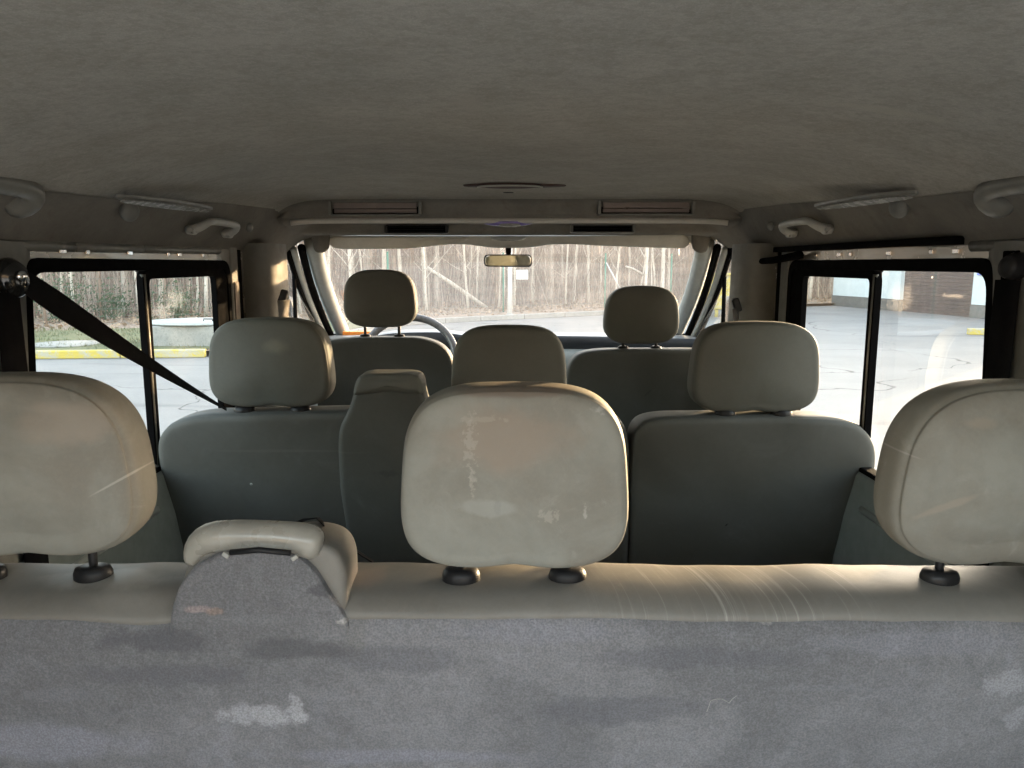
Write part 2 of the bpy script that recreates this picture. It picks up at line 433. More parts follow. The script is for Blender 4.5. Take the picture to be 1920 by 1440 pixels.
# ================================================================== OUTSIDE : ground
def asphalt():
    m, N, L, B = new_mat('asphalt'); nt = m.node_tree
    co = N.new('ShaderNodeNewGeometry').outputs['Position']
    a = ramp(nt, nz(nt, co, .5, 5, .6, .3), .35, .65)
    col = mixc(nt, a, (.145, .148, .148), (.18, .183, .18))
    col = mixc(nt, mth(nt, 'MULTIPLY', ramp(nt, nz(nt, co, 22, 6, .8), .42, .62), .45), col, (.20, .20, .195))
    v = N.new('ShaderNodeTexVoronoi'); v.feature = 'DISTANCE_TO_EDGE'; v.inputs['Scale'].default_value = .22
    wp = N.new('ShaderNodeTexNoise'); wp.inputs['Scale'].default_value = .8; wp.inputs['Detail'].default_value = 6; L.new(co, wp.inputs['Vector'])
    vm = N.new('ShaderNodeVectorMath'); vm.operation = 'MULTIPLY_ADD'; L.new(wp.outputs['Color'], vm.inputs[0]); vm.inputs[1].default_value = (1.6, 1.6, 0); L.new(co, vm.inputs[2])
    L.new(vm.outputs[0], v.inputs['Vector'])
    cr = mth(nt, 'MULTIPLY', ramp(nt, v.outputs['Distance'], .0045, .001), ramp(nt, nz(nt, co, .35, 3), .42, .56))
    col = mixc(nt, mth(nt, 'MULTIPLY', cr, .8), col, (.03, .03, .03))
    st = ramp(nt, nz(nt, co, .9, 4, .6, .8, (.25, 1.6, 1)), .56, .72)
    col = mixc(nt, mth(nt, 'MULTIPLY', st, .6), col, (.085, .087, .088))
    L.new(col, B.inputs['Base Color']); B.inputs['Roughness'].default_value = .85
    bp = N.new('ShaderNodeBump'); bp.inputs['Strength'].default_value = .5; bp.inputs['Distance'].default_value = .01
    L.new(nz(nt, co, 90, 3), bp.inputs['Height']); L.new(bp.outputs[0], B.inputs['Normal'])
    return m
def earthy(name, cols, scale=1.5, bump=.04):
    m, N, L, B = new_mat(name); nt = m.node_tree
    co = N.new('ShaderNodeNewGeometry').outputs['Position']
    col = mixc(nt, ramp(nt, nz(nt, co, scale, 6, .65, .4), .38, .62), cols[0], cols[1])
    col = mixc(nt, ramp(nt, nz(nt, co, scale * 7, 5, .7), .5, .66), col, cols[2])
    col = mixc(nt, mth(nt, 'MULTIPLY', ramp(nt, nz(nt, co, scale * 24, 4, .75), .5, .62), .7), col, cols[3])
    L.new(col, B.inputs['Base Color']); B.inputs['Roughness'].default_value = .95
    bp = N.new('ShaderNodeBump'); bp.inputs['Strength'].default_value = .8; bp.inputs['Distance'].default_value = bump
    L.new(nz(nt, co, scale * 16, 5, .7), bp.inputs['Height']); L.new(bp.outputs[0], B.inputs['Normal'])
    return m
m_road = asphalt()
m_grass = earthy('winter_grass', ((.10, .125, .055), (.13, .135, .065), (.17, .15, .085), (.22, .2, .13)), 1.8)
m_floor = earthy('leaf_litter', ((.20, .145, .11), (.28, .21, .16), (.36, .28, .21), (.5, .42, .34)), 1.2, .08)
m_conc = earthy('weathered_concrete', ((.30, .29, .26), (.25, .245, .225), (.20, .195, .18), (.36, .35, .33)), 3, .006)
mb = MB(); mb.add([(-350, -350, 0), (350, -350, 0), (350, 400, 0), (-350, 400, 0)], [(0, 1, 2, 3)])
tag(mb.build('road', m_road, None, False), kind='structure')
def FY(x): return 25.8 + .49 * x                       # fence line
def HZ(x, y):                                         # ground height behind the fence
    d = max(0, (y - FY(x)) / 1.11)
    return .10 + .004 * d + .0024 * max(0, d - 14) ** 2 * .8 + .06 * noise.noise(Vector((x * .5, y * .5, 0)))
KB = [(-34, 12.6), (-20, 13.3), (-8.6, 13.85), (-5.6, 14.1), (-4.6, 15.2), (-3.7, 18.5), (-2.9, 21.6), (-.9, 23.2), (3.1, 25.9), (7.5, 28.6), (11.8, 31.0), (40, 45.0)]
rows = []
for (x, y) in KB:                                     # verge and wood floor
    row = [Vector((x, y, .115))]
    for k in range(1, 26):
        t = (k / 25) ** 1.7
        Y = y + (90 - y) * t
        row.append(Vector((x + (x * .9) * t, Y, max(.115, HZ(x + x * .9 * t, Y)) if k > 2 else .115)))
    rows.append(row)
def refine(rows, n):
    out = []
    for a, b in zip(rows, rows[1:]):
        for k in range(n): out.append([p.lerp(q, k / n) for p, q in zip(a, b)])
    return out + [rows[-1]]
mb = MB(); mb.grid(refine(rows, 5))
tag(mb.build('forest_floor', m_floor), kind='structure')
# grass verge: left, between kerb and fence
rows = []
for x, y0 in [(-34, 12.75), (-20, 13.45), (-8.6, 14.0), (-5.7, 14.25), (-4.75, 15.4), (-3.9, 18.6), (-3.15, 21.5)]:
    y1 = max(y0 + .3, FY(x) - 1.2 - (.0 if x < -9 else 1.2))
    rows.append([Vector((x, lerp(y0, y1, k / 12), .135 + .02 * noise.noise(Vector((x, k * .7, 3))) * (k > 0))) for k in range(13)])
mb = MB(); mb.grid(refine(rows, 6)); tag(mb.build('grass_verge', m_grass), kind='structure')
# grass blades
mb = MB()
for _ in range(9000):
    x = random.uniform(-16, -4.2); y = random.uniform(14.2, FY(x) - 1.4)
    if x > -5.2 and y < 16.5: continue
    if noise.noise(Vector((x * .9, y * .9, 9))) < -.15: continue
    h = random.uniform(.03, .10); a = random.uniform(0, pi); wd = random.uniform(.006, .014); lx, ly = random.gauss(0, .03), random.gauss(0, .03)
    mb.add([(x - wd * cos(a), y - wd * sin(a), .12), (x + wd * cos(a), y + wd * sin(a), .12), (x + lx, y + ly, .13 + h)], [(0, 1, 2)])
tag(mb.build('grass_tufts', m_grass, None, False), 'short yellow green grass blades on the verge behind the yellow kerb', 'grass', kind='stuff')
# fallen leaves and litter along the wood edge
m_leaf = earthy('dry_leaves', ((.30, .21, .14), (.40, .30, .21), (.48, .38, .29), (.22, .14, .09)), 6)
mb = MB()
for _ in range(9000):
    x = random.uniform(-16, 17); y = FY(x) + random.triangular(-2.2, 9, .3)
    if y < interp(KB, x) + .3: continue
    z = max(.125, HZ(x, y)) + random.uniform(.01, .12) * (random.random() ** 2)
    s = random.uniform(.03, .09); a = random.uniform(0, 2 * pi); t = random.uniform(-.9, .9)
    c, q = cos(a) * s, sin(a) * s
    mb.add([(x - c, y - q, z), (x + q * .5, y - c * .5, z + t * s), (x + c, y + q, z + .01), (x - q * .5, y + c * .5, z + abs(t) * s)], [(0, 1, 2, 3)])
tag(mb.build('fallen_leaves', m_leaf, None, False), 'brown fallen leaves heaped along the foot of the wood', 'fallen leaves', kind='stuff')
# pale paving behind the van and the low brown shed behind it, both added to shape the light inside
m_bounce = earthy('pale_bounce_apron', ((.42, .41, .39), (.47, .46, .44), (.36, .35, .33), (.5, .49, .47)), 1.0, .004)
mb = MB(); mb.add([(-9, -13, .006), (9, -13, .006), (9, .2, .006), (-9, .2, .006)], [(0, 1, 2, 3)])  # pale ground added to bounce light up onto the roof lining
tag(mb.build('bounce_apron', m_bounce, None, False), kind='structure')
blocker = thing('sky_blocker', (0, -17, 0), 'added unseen brown shed standing behind the open rear of the van', 'blocker')  # added to keep low sky light out of the deep interior
MB().box((0, -20, 2.35), (60, 6, 4.7)).build('wall', earthy('brown_blocker', ((.10, .085, .07), (.13, .11, .09), (.08, .07, .06), (.15, .13, .11)), 1.5, .01), blocker, False)
MB().box((0, -20, 4.78), (61, 6.8, .14)).build('roof', m_conc, blocker, False)
# kerbs
def yellow_paint():
    m, N, L, B = new_mat('worn_yellow_paint'); nt = m.node_tree
    co = N.new('ShaderNodeNewGeometry').outputs['Position']
    f = ramp(nt, nz(nt, co, 4, 6, .8, .5), .44, .62)
    col = mixc(nt, f, (.47, .36, .06), (.36, .34, .27))
    L.new(col, B.inputs['Base Color']); B.inputs['Roughness'].default_value = .75
    return m
m_yel = yellow_paint()
m_kerb = earthy('kerb_stone', ((.26, .245, .22), (.30, .285, .26), (.22, .2, .18), (.36, .34, .31)), 3, .005)
def kerb(pts, name, m, label, L0=1.55):
    t = thing(name, (pts[0][0], pts[0][1], 0), label, 'kerb')
    for (ax, ay), (bx, by) in zip(pts, pts[1:]):
        d = sqrt((bx - ax) ** 2 + (by - ay) ** 2); n = max(1, round(d / L0)); an = atan2(by - ay, bx - ax)
        for k in range(n):
            u = (k + .5) / n
            MB().box((lerp(ax, bx, u), lerp(ay, by, u), .075), (d / n - .014, .15, .15 + .006 * random.random()), rz=an).build('kerb_stone', m, t, False, bevel=.02)
    return t
kerb([(-20, 13.3), (-8.6, 13.85), (-5.6, 14.1)], 'yellow_kerb', m_yel, 'worn yellow painted kerb along the grass verge seen through the left side window')
kerb([(-5.4, 14.15), (-4.6, 15.2), (-3.7, 18.5), (-2.9, 21.6), (-.9, 23.2), (3.1, 25.9), (7.5, 28.6), (11.8, 31.0)], 'grey_kerb', m_kerb, 'plain grey kerb between the road ahead and the wood')
yb = gnd(1818, 628)
kerb([(yb.x, yb.y + .1), (yb.x + 5.5, yb.y - .9)], 'yellow_kerb', m_yel, 'short yellow kerb on the asphalt in front of the garage door', 1.6)
# concrete disc lying in the grass, concrete well ring with lid
c = gnd(123, 640, .2)
t = tag(MB().lathe((c.x, c.y, .13), [(.02, 0), (.60, 0), (.62, .015), (.61, .035), (.02, .045)], 40).build('manhole_cover', m_conc), 'round grey concrete manhole cover lying in the grass verge', 'manhole cover')
c = gnd(345, 652, .12)
well = thing('concrete_well', (c.x, c.y + .9, .1), 'concrete well box with a flat grey lid behind the yellow kerb', 'well')
MB().box((c.x, c.y + .9, .30), (1.75, 1.5, .44)).build('well_wall', m_conc, well, False, bevel=.03)
MB().lathe((c.x, c.y + .9, .53), [(.02, 0), (1.0, 0), (1.02, .02), (1.0, .05), (.3, .075), (.02, .08)], 44, sx=1.05, sy=.85).build('lid', plain('pale_zinc_lid', (.34, .36, .35), .4, .1), well)
MB().tube([(c.x + .25, c.y + .4, .60), (c.x + .25, c.y + .4, .64), (c.x + .42, c.y + .4, .64), (c.x + .42, c.y + .4, .60)], .012, 6).build('handle', M['dark_plastic'], well)

# ------------------------------------------------------------------ fence
m_fg = plain('green_fence_coating', (.03, .16, .11), .5, var=.15)
m_wire = plain('fence_wire', (.10, .16, .13), .5, var=.1)
fence = thing('wire_fence', (0, FY(0), 0), 'green wire mesh fence along the edge of the wood', 'fence')
px_posts = [-30.0, -27, -24, -21, -18, -15.2, -12.5, -9.9, -6.8, -3.75, -.2, 3.4, 6.0, 8.8, 11.6, 14.4, 17.2]
for x in px_posts:
    y = FY(x)
    MB().tube([(x, y, 0.0), (x, y, 2.05)], .032, 10).tube([(x, y, 2.05), (x, y, 2.08)], .036, 10).build('post', m_fg, fence)
wm = MB()
def wire(a, b, r=.0035):
    wm.tube([a, b], r, 3, False)
for h in [.12 + .2 * k for k in range(10)]:
    for a, b in zip(px_posts, px_posts[1:]): wire((a, FY(a), h), (b, FY(b), h), .003)
x = -30.0
while x < 17.2:
    wire((x, FY(x), .1), (x, FY(x), 1.95), .0022); x += .13
wm.build('wire_mesh', m_wire, fence, False)
# strut of a fence post
MB().tube([(3.42, FY(3.4) - .05, 1.75), (4.35, FY(4.3) - .1, .15)], .026, 8).build('strut', plain('galvanised_steel', (.45, .45, .45), .4, .5), fence)
# signs and pole
p = at(979, 515, FY(.5) - .06)
sg = thing('fence_sign', (p.x, p.y, p.z), 'small blank white sign hung on the wire fence beside the pole', 'sign')
MB().box((p.x, p.y, p.z), (.40, .012, .31)).build('sign_board', plain('white_sign', (.82, .82, .80), .5, var=.03), sg, False, bevel=.003)
for q in (-.15, .15): MB().box((p.x + q, p.y + .02, p.z + .12), (.02, .03, .02)).build('clip', M['dark_plastic'], sg, False)
g = gnd(957, 597)
pole = thing('steel_pole', (g.x, g.y, 0), 'tall white painted steel pole at the kerb straight ahead', 'pole')
MB().tube([(g.x - .02, g.y, .02), (g.x - .01, g.y, 2.0), (g.x, g.y, 5.6)], [.075, .07, .055], 16).build('shaft', plain('white_pole_paint', (.62, .62, .60), .45, var=.06), pole)
MB().lathe((g.x - .02, g.y, .0), [(.02, 0), (.13, 0), (.13, .12), (.085, .16), (.02, .16)], 20).build('base', m_conc, pole)

# ------------------------------------------------------------------ wood
def bark(name, a, b, c):
    m, N, L, B = new_mat(name); nt = m.node_tree
    co = N.new('ShaderNodeTexCoord').outputs['Object']
    col = mixc(nt, ramp(nt, nz(nt, co, 3, 6, .7, .6, (2, 2, .5)), .4, .6), a, b)
    col = mixc(nt, ramp(nt, nz(nt, co, 16, 5, .7, .3, (1, 1, .3)), .52, .68), col, c)
    L.new(col, B.inputs['Base Color']); B.inputs['Roughness'].default_value = .9
    bp = N.new('ShaderNodeBump'); bp.inputs['Strength'].default_value = .6; bp.inputs['Distance'].default_value = .01
    L.new(nz(nt, co, 24, 4, .7, 0, (1, 1, .25)), bp.inputs['Height']); L.new(bp.outputs[0], B.inputs['Normal'])
    return m
barks = [bark('bark_grey', (.33, .27, .225), (.44, .375, .32), (.17, .13, .10)), bark('bark_pale', (.55, .48, .41), (.64, .58, .50), (.30, .24, .19)), bark('bark_brown', (.20, .145, .11), (.28, .21, .165), (.10, .07, .05))]
def branchy(mb, p, d, L, r, depth, n=5):
    pts = [Vector(p)]; d = Vector(d).normalized(); rs = [r]
    for k in range(n):
        d = (d + Vector((random.gauss(0, .12), random.gauss(0, .12), random.gauss(.03, .07)))).normalized()
        pts.append(pts[-1] + d * L / n); rs.append(r * (1 - .75 * (k + 1) / n))
    mb.tube(pts, rs, 5 if depth else 3, False)
    if depth > 0:
        for k in range(random.randint(2, 4)):
            i = random.randint(1, n - 1)
            a = random.uniform(0, 2 * pi)
            branchy(mb, pts[i], d + Vector((cos(a), sin(a), .4)) * .9, L * random.uniform(.3, .5), rs[i] * .55, depth - 1, 4)
protos = []
for k in range(9):
    r = [.05, .07, .035, .11, .05, .06, .14, .04, .09][k]; H = random.uniform(8, 12)
    t = bpy.data.objects.new('tree_proto', None)
    tr = MB(); pts = []; rs = []; ph = random.uniform(0, 6)
    for i in range(13):
        u = i / 12
        wob = random.gauss(0, .05) * (r < .07)
        pts.append((wob + .22 * sin(u * 5 + ph) * u * (1 + (r < .05)), .22 * cos(u * 4 + ph) * u, H * u - .15)); rs.append(r * (1.25 if i == 0 else 1) * (1 - .75 * u))
    tr.tube(pts, rs, 8)
    br = MB()
    for i in range(random.randint(16, 24)):
        u = random.triangular(.05, 1, .5); a = random.uniform(0, 2 * pi)
        q = Vector(pts[min(11, int(u * 12))]).lerp(Vector(pts[min(12, int(u * 12) + 1)]), u * 12 % 1)
        branchy(br, q, (cos(a), sin(a), random.uniform(.4, 1.4)), random.uniform(.8, 2.2) * (1.2 - .5 * u), max(.006, r * .3 * (1 - .6 * u)), 2 if random.random() < .5 else 1)
    mt = bpy.data.meshes.new('trunk'); mt.from_pydata(tr.v, [], tr.f); mt.materials.append(barks[k % 3])
    mc = bpy.data.meshes.new('branches'); mc.from_pydata(br.v, [], br.f); mc.materials.append(barks[k % 3])
    for me in (mt, mc):
        for p_ in me.polygons: p_.use_smooth = True
    protos.append((mt, mc))
tlab = ['slim grey barked bare tree in the wood', 'pale barked bare tree in the wood', 'dark brown bare tree in the wood']
spots = []
tries = 0
while len(spots) < 230 and tries < 20000:
    tries += 1
    nearrow = len(spots) < 105
    x = random.uniform(-14, 16) if nearrow else random.uniform(-24, 22); d = random.uniform(.5, 5) if nearrow else random.triangular(.7, 26, 3); y = FY(x) + d
    x2 = x * (1 + d * .012)
    if any((x2 - a) ** 2 + (y - b) ** 2 < (.20 + .02 * d) for a, b, _ in spots): continue
    spots.append((x2, y, random.choice([1, 4, 7, 1, 4, 7, 0, 2, 5, 3]) if nearrow else random.randrange(9)))
for i, (x, y, k) in enumerate(spots):
    near = (y - FY(x)) < 5
    t = thing('bare_tree', (x, y, HZ(x, y)), tlab[k % 3] + (', near the fence' if near else ', deep behind the fence'), 'tree', 'bare trees of the wood beyond the fence')
    t.rotation_euler = (random.gauss(0, .03), random.gauss(0, .03), random.uniform(0, 2 * pi))
    s = random.uniform(.75, 1.25); t.scale = (s, s, s)
    for nm, me in (('trunk', protos[k][0]), ('branches', protos[k][1])):
        o = bpy.data.objects.new(nm, me); COL.objects.link(o); o.parent = t
# leaning fallen trunks
for (a, b, ya, r, lab) in [((795, 498), (893, 565), 1.8, .085, 'pale fallen trunk leaning diagonally in the wood left of the pole'), ((1175, 500), (1200, 512), 3.0, .05, 'short broken trunk leaning high among the trees right of the pole')]:
    Y = FY(0) + ya; A, B_ = at(*a, Y - .5), at(*b, Y + .2)
    mb = MB(); mb.tube([A + (A - B_) * .05, A.lerp(B_, .5) + Vector((0, 0, .03)), B_ + (B_ - A) * .25], [r * .7, r * .9, r], 8)
    tag(mb.build('fallen_trunk', barks[1]), lab, 'fallen trunk')
# undergrowth: brush, saplings and twigs one cannot count
mb = MB()
for _ in range(9000):
    x = random.uniform(-24, 21); d = random.triangular(.3, 30, 4); y = FY(x) + d; x *= 1 + d * .012
    z = HZ(x, y); h = random.uniform(.5, 4.0) * (1 + d * .05); r = random.uniform(.004, .016) * (1 + d * .03)
    lx, ly = random.gauss(0, .16) * h, random.gauss(0, .16) * h
    k1 = random.gauss(0, .06) * h
    mb.tube([(x, y, z - .05), (x + lx * .3 + k1, y + ly * .3, z + h * .45), (x + lx, y + ly, z + h)], [r, r * .7, r * .25], 3, False)
def island(m, pale, amt):
    nt = m.node_tree; B = nt.nodes['Principled BSDF']; old = B.inputs['Base Color'].links[0].from_socket
    g = nt.nodes.new('ShaderNodeNewGeometry')
    nt.links.new(mixc(nt, ramp(nt, g.outputs['Random Per Island'], .45, 1.0, 0, amt), old, pale), B.inputs['Base Color'])
    return m
m_brush = bark('brushwood', (.16, .115, .095), (.27, .205, .17), (.10, .07, .055))
island(m_brush, (.60, .52, .44), .55)
tag(mb.build('brushwood', m_brush, None, False), 'tangled leafless saplings and twigs filling the wood behind the fence', 'undergrowth', kind='stuff')
mb = MB()
for _ in range(3300):                                  # taller far poles closing the wood
    x = random.uniform(-60, 78)
    if x > 38 and random.random() < .6: continue; y = FY(x * .6) + random.uniform(22, 40)
    z = HZ(x, y); h = random.uniform(5, 13); r = random.uniform(.04, .12); lx = random.gauss(0, .05) * h
    mb.tube([(x, y, z - .1), (x + lx * .5, y, z + h * .5), (x + lx, y, z + h)], [r, r * .8, r * .3], 4, False)
    for q in range(3):
        u = random.uniform(.15, .9); a = random.uniform(0, 2 * pi); l = random.uniform(.8, 2.4)
        mb.tube([(x + lx * u, y, z + h * u), (x + lx * u + cos(a) * l, y + sin(a) * l, z + h * u + l * .8)], [r * .3, r * .08], 3, False)
tag(mb.build('distant_wood', barks[0], None, False), 'far mass of bare trunks at the back of the wood', 'woodland', kind='stuff')
# ivy bushes low by the left fence
m_ivy = earthy('green_scrub', ((.045, .08, .035), (.07, .10, .05), (.10, .12, .06), (.05, .07, .04)), 4)
for i, (px, py, rr) in enumerate([(210, 590, .8), (110, 560, 1.1), (330, 570, .9)]):
    Y = FY(-12 if px < 200 else -10) + 1.2; c = at(px, py, Y); c.z = max(c.z, .5)
    mb = MB()
    for _ in range(900):
        v = Vector((random.gauss(0, .5), random.gauss(0, .4), random.gauss(0, .45))) * rr * .8 + c
        if v.z < .15: continue
        s = random.uniform(.02, .045); a = random.uniform(0, pi); q = random.uniform(-1, 1)
        mb.add([v + Vector((-s * cos(a), -s * sin(a), 0)), v + Vector((0, 0, s * q)), v + Vector((s * cos(a), s * sin(a), 0)), v + Vector((0, s, s))], [(0, 1, 2, 3)])
    for _ in range(12): branchy(mb, (c.x + random.gauss(0, .2), c.y, .1), (random.gauss(0, .4), random.gauss(0, .3), 1), c.z + rr * .4, .012, 1)
    tag(mb.build('green_shrub', m_ivy, None, False), ['sparse green shrub by the fence, behind the concrete well', 'sparse green shrub behind the fence at the far left', 'sparse green shrub behind the fence right of the well'][i], 'shrub', 'shrubs by the left fence')

# ------------------------------------------------------------------ garage building (right)
A, Bp = gnd(1560, 572.5), gnd(1868, 600)
dv = (Bp - A).normalized(); nrm = Vector((-dv.y, dv.x, 0))
if nrm.x < 0: nrm = -nrm                                # into the building
C_ = Bp + dv * .9
an = atan2(dv.y, dv.x)
bld = thing('garage_building', (A.x, A.y, 0), 'pale plastered garage building with grey plinth on the right', 'building')
D1, D2 = gnd(1692, 583.5), gnd(1822, 595.5)
s1, s2, sE = (D1 - A).dot(dv), (D2 - A).dot(dv), (C_ - A).dot(dv)
m_wall = plain('pale_plaster', (.50, .56, .57), .85, var=.04, scale=4, bump=.1)
m_plinth = plain('grey_plinth', (.095, .105, .105), .8, var=.12, scale=3)
def seg(a, b, z0, z1, o0, o1, name, m):
    p = A + dv * (a + b) / 2 + nrm * (o0 + o1) / 2
    return MB().box((p.x, p.y, (z0 + z1) / 2), (b - a, o1 - o0, z1 - z0), rz=an).build(name, m, bld, False, bevel=.01)
seg(0, s1, .42, 4.6, 0, 3.4, 'wall', m_wall); seg(s2, sE, .42, 4.6, 0, 3.4, 'wall', m_wall)
seg(s1, s2, 2.9, 4.6, 0, 3.4, 'wall', m_wall)
seg(0, s1, 0, .417, -.03, 3.3, 'plinth', m_plinth); seg(s2, sE, 0, .417, -.03, 3.3, 'plinth', m_plinth)
seg(-.25, sE + .25, 4.603, 4.85, -.4, 3.6, 'roof', m_plinth)
mb = MB()
h = 0.0
while h < 2.9:
    p = A + dv * (s1 + s2) / 2 + nrm * .18
    mb.box((p.x, p.y, h + .06), (s2 - s1, .05, .115), rz=an); h += .12
mb.build('roller_door', plain('brown_roller_door', (.045, .036, .04), .5, var=.1, scale=3), bld, False, bevel=.012)
seg(s1, s2, .0, 2.9, .3, .4, 'door_backing', m_plinth)
seg(s2 + .2, s2 + 1.6, 1.35, 1.75, -.06, -.031, 'blue_panel', plain('blue_panel', (.08, .15, .5), .5, var=.05))
# yellow machine seen through the passenger window
g = gnd(1372, 545); g = Vector((7.4, 24.8, 0))
ym = thing('yellow_skip', (g.x, g.y, 0), 'yellow steel skip parked by the wood, seen through the passenger door window', 'skip')
mb = MB(); mb.prism([(g.x - .9, g.y, .25), (g.x + .9, g.y, .25), (g.x + 1.2, g.y, 1.35), (g.x - 1.2, g.y, 1.35)], (0, 1.3, 0))
mb.build('skip_body', m_yel, ym, False, bevel=.03)
mb = MB(); mb.tube([(g.x - 1.23, g.y - .03, 1.37), (g.x + 1.23, g.y - .03, 1.37)], .05, 8).tube([(g.x - .7, g.y + .1, 0), (g.x - .7, g.y + .1, .26)], .06, 8).tube([(g.x + .7, g.y + .1, 0), (g.x + .7, g.y + .1, .26)], .06, 8)
mb.build('skip_rail', m_yel, ym)

# ================================================================== VAN
van = thing('van', (0, 1.5, .55), 'van interior seen from the open rear, grey felt roof lining and pale trim', 'van')
Z = lambda r: ZC + r
FL = .55
# --- roof lining: continuous sheet with the two cross bars
def zside(Y): return interp([(0, .09), (1.05, .104), (1.4, .114), (1.95, .148), (2.36, .162), (2.46, .124), (2.6, .108), (2.86, .092)], Y)
prof = [(-.12, .175), (.1, .185), (.4, .195), (.8, .199), (1.2, .2), (1.6, .2), (2.0, .1995), (2.2, .198), (2.33, .1965), (2.385, .1945), (2.405, .190), (2.415, .181), (2.42, .17), (2.425, .158), (2.43, .149), (2.428, .144), (2.436, .137), (2.45, .1325), (2.475, .1315), (2.50, .134), (2.52, .142), (2.55, .155), (2.60, .160), (2.64, .157), (2.665, .147), (2.672, .125), (2.68, .108), (2.69, .1005), (2.71, .0985), (2.74, .100), (2.80, .1035), (2.86, .104)]
xs = [math.copysign((abs(k) / 36) ** .85, k) for k in range(-36, 37)]
XM = .705
rows = []
pr2 = []
for (a, za), (b, zb) in zip(prof, prof[1:]):
    n = 4 if b - a > .15 else 1
    for k in range(n): pr2.append((lerp(a, b, k / n), lerp(za, zb, k / n)))
pr2.append(prof[-1])
for (Y, zc) in pr2:
    pw = interp([(.0, 3.2), (1.3, 3.6), (1.9, 7), (2.4, 14.0), (3, 14)], Y)
    zs = zside(Y)
    row = []
    for u in xs:
        z = zc + (zs - zc) * abs(u) ** pw
        yy = Y
        if Y > 2.4: yy = Y - .05 * abs(u) ** 10 * min(1, (Y - 2.4) / .03)       # bars sweep back at the sides
        row.append(Vector((XM * u, yy, Z(z + .0012 * noise.noise(Vector((u * 4, Y * 4, 0)))))))
    rows.append(row)
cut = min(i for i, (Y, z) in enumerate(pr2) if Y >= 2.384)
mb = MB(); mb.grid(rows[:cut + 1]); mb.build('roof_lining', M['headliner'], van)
mb = MB(); mb.grid(rows[cut:]); mb.build('cross_bars', M['side_felt'], van)  # bars share the lining's felt; their shade is put in as darker colour
# outer roof skin and outer sides
rows = []
for Y in [-.14, .5, 1.5, 2.4, 2.80]:
    rows.append([Vector((x, Y, Z(.27 - .17 * abs(x / .9) ** 4 - (.11 if Y > 2.7 else 0)))) for x in [-.9 + .05 * k for k in range(37)]])
mb = MB(); mb.grid(rows); mb.build('roof_panel', M['paint'], van)
lipm = cloth('lit_lip_felt', (.46, .44, .40), (.52, .49, .45), .9, 12, 700, .3, .0006)  # brighter light on the bar's lip put into a paler felt colour
mb = MB(); lp = []
for u in xs:
    if abs(u) > .965: continue
    pw = 8; Y = 2.437
    z = .1405 + (.124 - .1405) * abs(u) ** 14
    lp.append(Vector((XM * u, Y - .05 * abs(u) ** 10, Z(z - .0075))))
mb.tube(lp, .0085, 12, up=(0, 0, 1)); mb.build('bar_lip', lipm, van)
# --- side linings: swept section below the roof sheet
for s in (-1, 1):
    sec = [(.705, .100), (.712, .095), (.725, .088), (.738, .080), (.752, .068), (.765, .055), (.775, .043), (.781, .034), (.783, .029)]
    sec = [(.700, .1005)] + sec[1:]
    rows = []
    ys = [-.12 + .08 * k for k in range(37)] + [2.80, 2.84]
    for Y in ys:
        row = []
        for i, (x, z) in enumerate(sec):
            zz = z + interp([(0, 0), (1.2, .0), (2.2, .006), (2.86, -.008)], Y) * (1 - i / 8 * .2)
            zz = lerp(zside(Y), zz, min(1, i / 3.6) ** .8) + (.0006 if i == 0 else 0)
            if Y > 2.66: zz += (i / 8) * .045 * ((Y - 2.66) / .18) ** 1.5
            bulge = (0 if i == 0 else .004) * noise.noise(Vector((Y * 3, i * .2, s)))
            row.append(Vector((s * (x + bulge), Y, Z(zz))))
        rows.append(row)
    mb = MB(); mb.grid(rows)
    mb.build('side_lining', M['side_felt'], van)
    # rolled plastic edge, in lengths with a joint between
    cuts = [(-.1, 1.10), (1.105, 1.40), (1.405, 1.66), (1.665, 2.10)] if s < 0 else [(-.1, 1.32)]
    for a, b in cuts:
        MB().tube([(s * .787, lerp(a, b, k / 6), Z(.030 + interp([(0, 0), (1.2, 0), (2.2, .006)], lerp(a, b, k / 6)))) for k in range(7)], .0115, 12).build('edge_trim', M['grey_plastic'], van)
# --- side walls: painted frame round the window, panel below, glass
XS = .80
Yr, Yf = 1.197, 2.16              # window opening
Zt, Zb = Z(.008), Z(-.475)
def ring(mb, outer, inner, X, th, s):
    n = len(outer)
    vs = []
    for (y, z) in outer: vs.append((s * X, y, z))
    for (y, z) in inner: vs.append((s * X, y, z))
    for (y, z) in outer: vs.append((s * (X - th), y, z))
    for (y, z) in inner: vs.append((s * (X - th), y, z))
    fs = []
    for i in range(n):
        j = (i + 1) % n
        fs += [(i, j, n + j, n + i), (2 * n + i, 3 * n + i, 3 * n + j, 2 * n + j), (n + i, n + j, 3 * n + j, 3 * n + i), (i, 2 * n + i, 2 * n + j, j)]
    mb.add(vs, fs)
def rr(y0, y1, z0, z1, r, seg=6):
    return roundpoly([(y0, z0), (y1, z0), (y1, z1), (y0, z1)], r, seg)
def rr_s(y0, y1, z0, z1, r, dy=0):
    """opening whose rear edge leans"""
    return roundpoly([(y0 - dy, z0), (y1, z0), (y1, z1), (y0 + dy, z1)], r, 6)
gl_side = glass_mat('dusty_side_glass', .015, refl=.12, smears=[
    (tuple(atx(330, 560, -.8)), (.2, .05, .035), .22, 40, 1.3), (tuple(atx(305, 585, -.8)), (.2, .06, .02), .22, 40, 1.2), (tuple(atx(230, 590, -.8)), (.2, .03, .03), .05), (tuple(atx(340, 660, -.8)), (.2, .12, .08), .04, 4, .8), (tuple(atx(1780, 555, .8)), (.2, .05, .006), .10, 60, 1.6), (tuple(atx(1680, 560, .8)), (.2, .05, .04), .06, 30, 1.2), (tuple(atx(1740, 520, .8)), (.2, .004, .003), .5, 60, .5)])
